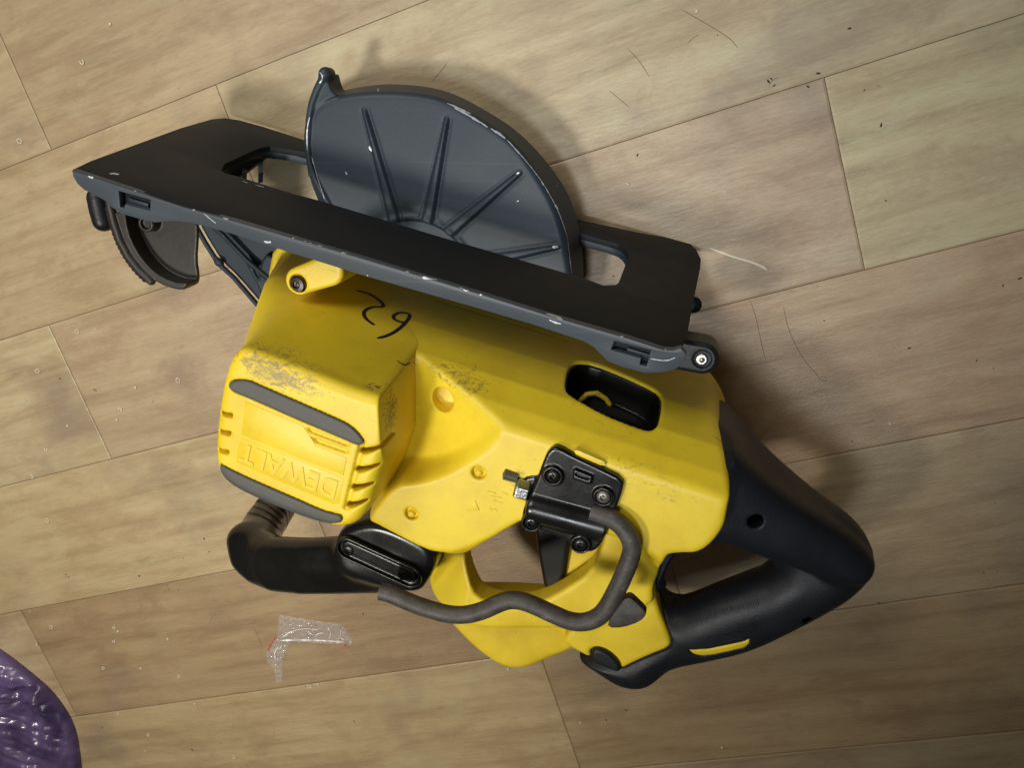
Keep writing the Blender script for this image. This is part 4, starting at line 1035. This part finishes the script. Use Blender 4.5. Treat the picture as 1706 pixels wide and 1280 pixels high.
wr = mesh_obj('plastic_wrapper', V, np.stack([a[k_], b_[k_], c_[k_], d_[k_]], 1), mw_, None, True, loc=(V[:, 0].mean(), V[:, 1].mean(), 0))
tag(wr, 'torn clear plastic wrapper with red edges lying on the floor below the front handle', 'wrapper')
wbv = bvh_of([wr]); M['red'] = mat('red_print', (.60, .07, .05), .3)
M['glint'] = mat('film_glint', (.85, .84, .86), .15)  # near-white strokes painted on the film's folds as highlights
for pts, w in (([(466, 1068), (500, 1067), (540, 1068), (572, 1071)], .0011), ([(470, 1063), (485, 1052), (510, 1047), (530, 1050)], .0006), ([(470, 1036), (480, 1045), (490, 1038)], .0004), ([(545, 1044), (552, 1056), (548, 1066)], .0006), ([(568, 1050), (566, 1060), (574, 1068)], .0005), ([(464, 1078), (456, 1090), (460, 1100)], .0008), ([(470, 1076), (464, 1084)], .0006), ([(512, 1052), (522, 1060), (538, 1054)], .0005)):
    ribbon('painted_glint', wbv, pts, w, M['glint'], wr, off=.0002, wob=.7)
for pts in ([(461, 1062), (452, 1073), (446, 1086)], [(566, 1072), (575, 1076), (583, 1079)], [(444, 1094), (443, 1104)]):
    ribbon('red_edge', wbv, pts, .0012, M['red'], wr, off=.0002, wob=.6)

# shavings, specks and a thread
M['shaving'] = mat('pale_shaving', (.72, .66, .52), .5, vary=.05)
M['speck'] = mat('dark_grit', (.06, .04, .03), .7)
def shaving_mesh(name, arc, r, tr, m, sq=1.):
    vs, fs = [], []; n = 14; k = 5
    for i in range(n + 1):
        a = arc * i / n
        for j_ in range(k):
            b = 2 * math.pi * j_ / k; rr = r + tr * math.cos(b)
            vs.append((rr * math.cos(a), rr * math.sin(a) * sq, tr * .6 + tr * .6 * math.sin(b)))
        if i:
            for j_ in range(k): fs.append(((i - 1) * k + j_, i * k + j_, i * k + (j_ + 1) % k, (i - 1) * k + (j_ + 1) % k))
    me = D.meshes.new(name); me.from_pydata(vs, [], fs); me.materials.append(m); me.shade_smooth(); return me
sh_m = [shaving_mesh('shaving', 5.9, .0018, .0004, M['shaving'], .8), shaving_mesh('shaving', 5.0, .0013, .00045, M['shaving'], 1.), shaving_mesh('shaving', 2.4, .0020, .0004, M['shaving'], .5), shaving_mesh('shaving', 5.5, .0006, .0005, M['shaving'], 1.)]
rings = [(33, 235, 0), (63, 618, 0), (129, 552, 0), (158, 551, 2), (297, 634, 0), (201, 682, 1), (195, 700, 3), (77, 748, 1), (54, 794, 1), (79, 867, 0), (86, 1045, 0), (51, 1020, 2), (190, 1045, 1), (190, 1068, 1), (235, 1114, 3), (173, 1114, 1), (299, 1128, 1), (516, 1144, 0), (390, 1262, 0), (457, 1222, 2), (248, 1225, 1), (325, 1173, 3), (197, 1188, 1), (243, 1251, 3), (137, 103, 1), (184, 40, 3), (1160, 18, 3), (197, 1052, 3), (110, 1198, 1), (847, 1115, 3), (967, 1204, 3), (1203, 1246, 3), (1482, 706, 3), (62, 1074, 3), (530, 1140, 3), (1046, 306, 3), (40, 665, 2), (113, 710, 3), (226, 646, 3), (280, 1065, 3)]
random.seed(2)
def region(x, y):
    if x > 1000: return 'right of the saw' if y > 600 else 'beyond the blade guard'
    if x > 380: return 'below the saw near the clear wrapper' if x < 600 else 'just below the yellow tray'
    if y < 480: return 'at the upper left above the sole plate'
    if y < 900: return 'left of the motor housing'
    return 'near the purple bag'
kinds = ['thin pale ring shaped shaving', 'small pale hooked shaving', 'pale bent sliver of shaving', 'tiny pale crumb']
for x, y, k in rings:
    o = D.objects.new('shaving', sh_m[k]); link(o); p = U(x, y, 0); o.location = (p[0], p[1], .0001); o.rotation_euler = (0, 0, random.uniform(0, 6.28))
    tag(o, kinds[k] + ' on the floor ' + region(x, y), 'shaving', 'pale shavings scattered on the floor')
vs = [(-.0016, -.0004, 0), (-.0002, -.0008, 0), (.0015, -.0002, 0), (.0012, .0005, 0), (-.0001, .0006, 0), (-.0012, .0005, 0), (0, 0, .0006)]
me = D.meshes.new('speck'); me.from_pydata(vs, [], [(i, (i + 1) % 6, 6) for i in range(6)]); me.materials.append(M['speck'])
specks = [(170, 1213), (320, 1250), (82, 1155), (605, 1024), (590, 1203), (1363, 122), (1415, 47), (1280, 135), (1285, 131), (1699, 464), (1671, 476), (1627, 601), (1655, 614), (1373, 534), (1476, 334), (100, 631), (348, 920), (110, 958), (305, 930), (1043, 1184), (788, 1216), (1010, 1200), (1420, 736), (1195, 58), (1440, 150), (1468, 208), (1290, 142), (368, 1238), (340, 898), (1346, 144), (1022, 460), (1062, 258), (232, 960), (1515, 580)]
for x, y in specks:
    o = D.objects.new('speck', me); link(o); p = U(x, y, 0); o.location = (p[0], p[1], .0001); o.rotation_euler = (0, 0, random.uniform(0, 6.28)); o.scale = (random.uniform(.3, .85),) * 3
    tag(o, 'tiny dark speck of grit on the floor ' + region(x, y), 'grit', 'dark specks of grit on the floor')
fbv = BVHTree.FromPolygons([(-2, -2, 0), (2, -2, 0), (2, 2, 0), (-2, 2, 0)], [(0, 1, 2, 3)])
th = ribbon('thread', fbv, [(1182, 413), (1200, 420), (1225, 429), (1250, 436), (1268, 443), (1278, 450)], .0011, M['shaving'], None, off=.0002)
tag(th, 'short pale thread lying on the floor right of the sole plate', 'thread')
for pts in ([(1305, 510), (1312, 545), (1332, 590), (1355, 618), (1372, 637), (1378, 632)], [(1250, 500), (1260, 530), (1268, 570), (1276, 600)], [(1045, 80), (1065, 100), (1082, 128)], [(1015, 150), (1030, 163), (1050, 180)], [(1135, 15), (1170, 35), (1215, 62), (1230, 80)], [(1280, 143), (1288, 132), (1297, 128)], [(1145, 72), (1155, 62), (1165, 57)], [(422, 1045), (430, 1060), (437, 1080)], [(720, 135), (735, 118), (745, 104)], [(350, 1040), (352, 1030), (360, 1022)]):
    ribbon('scratch', fbv, pts, .00035, M['under'], floor, off=.00006)
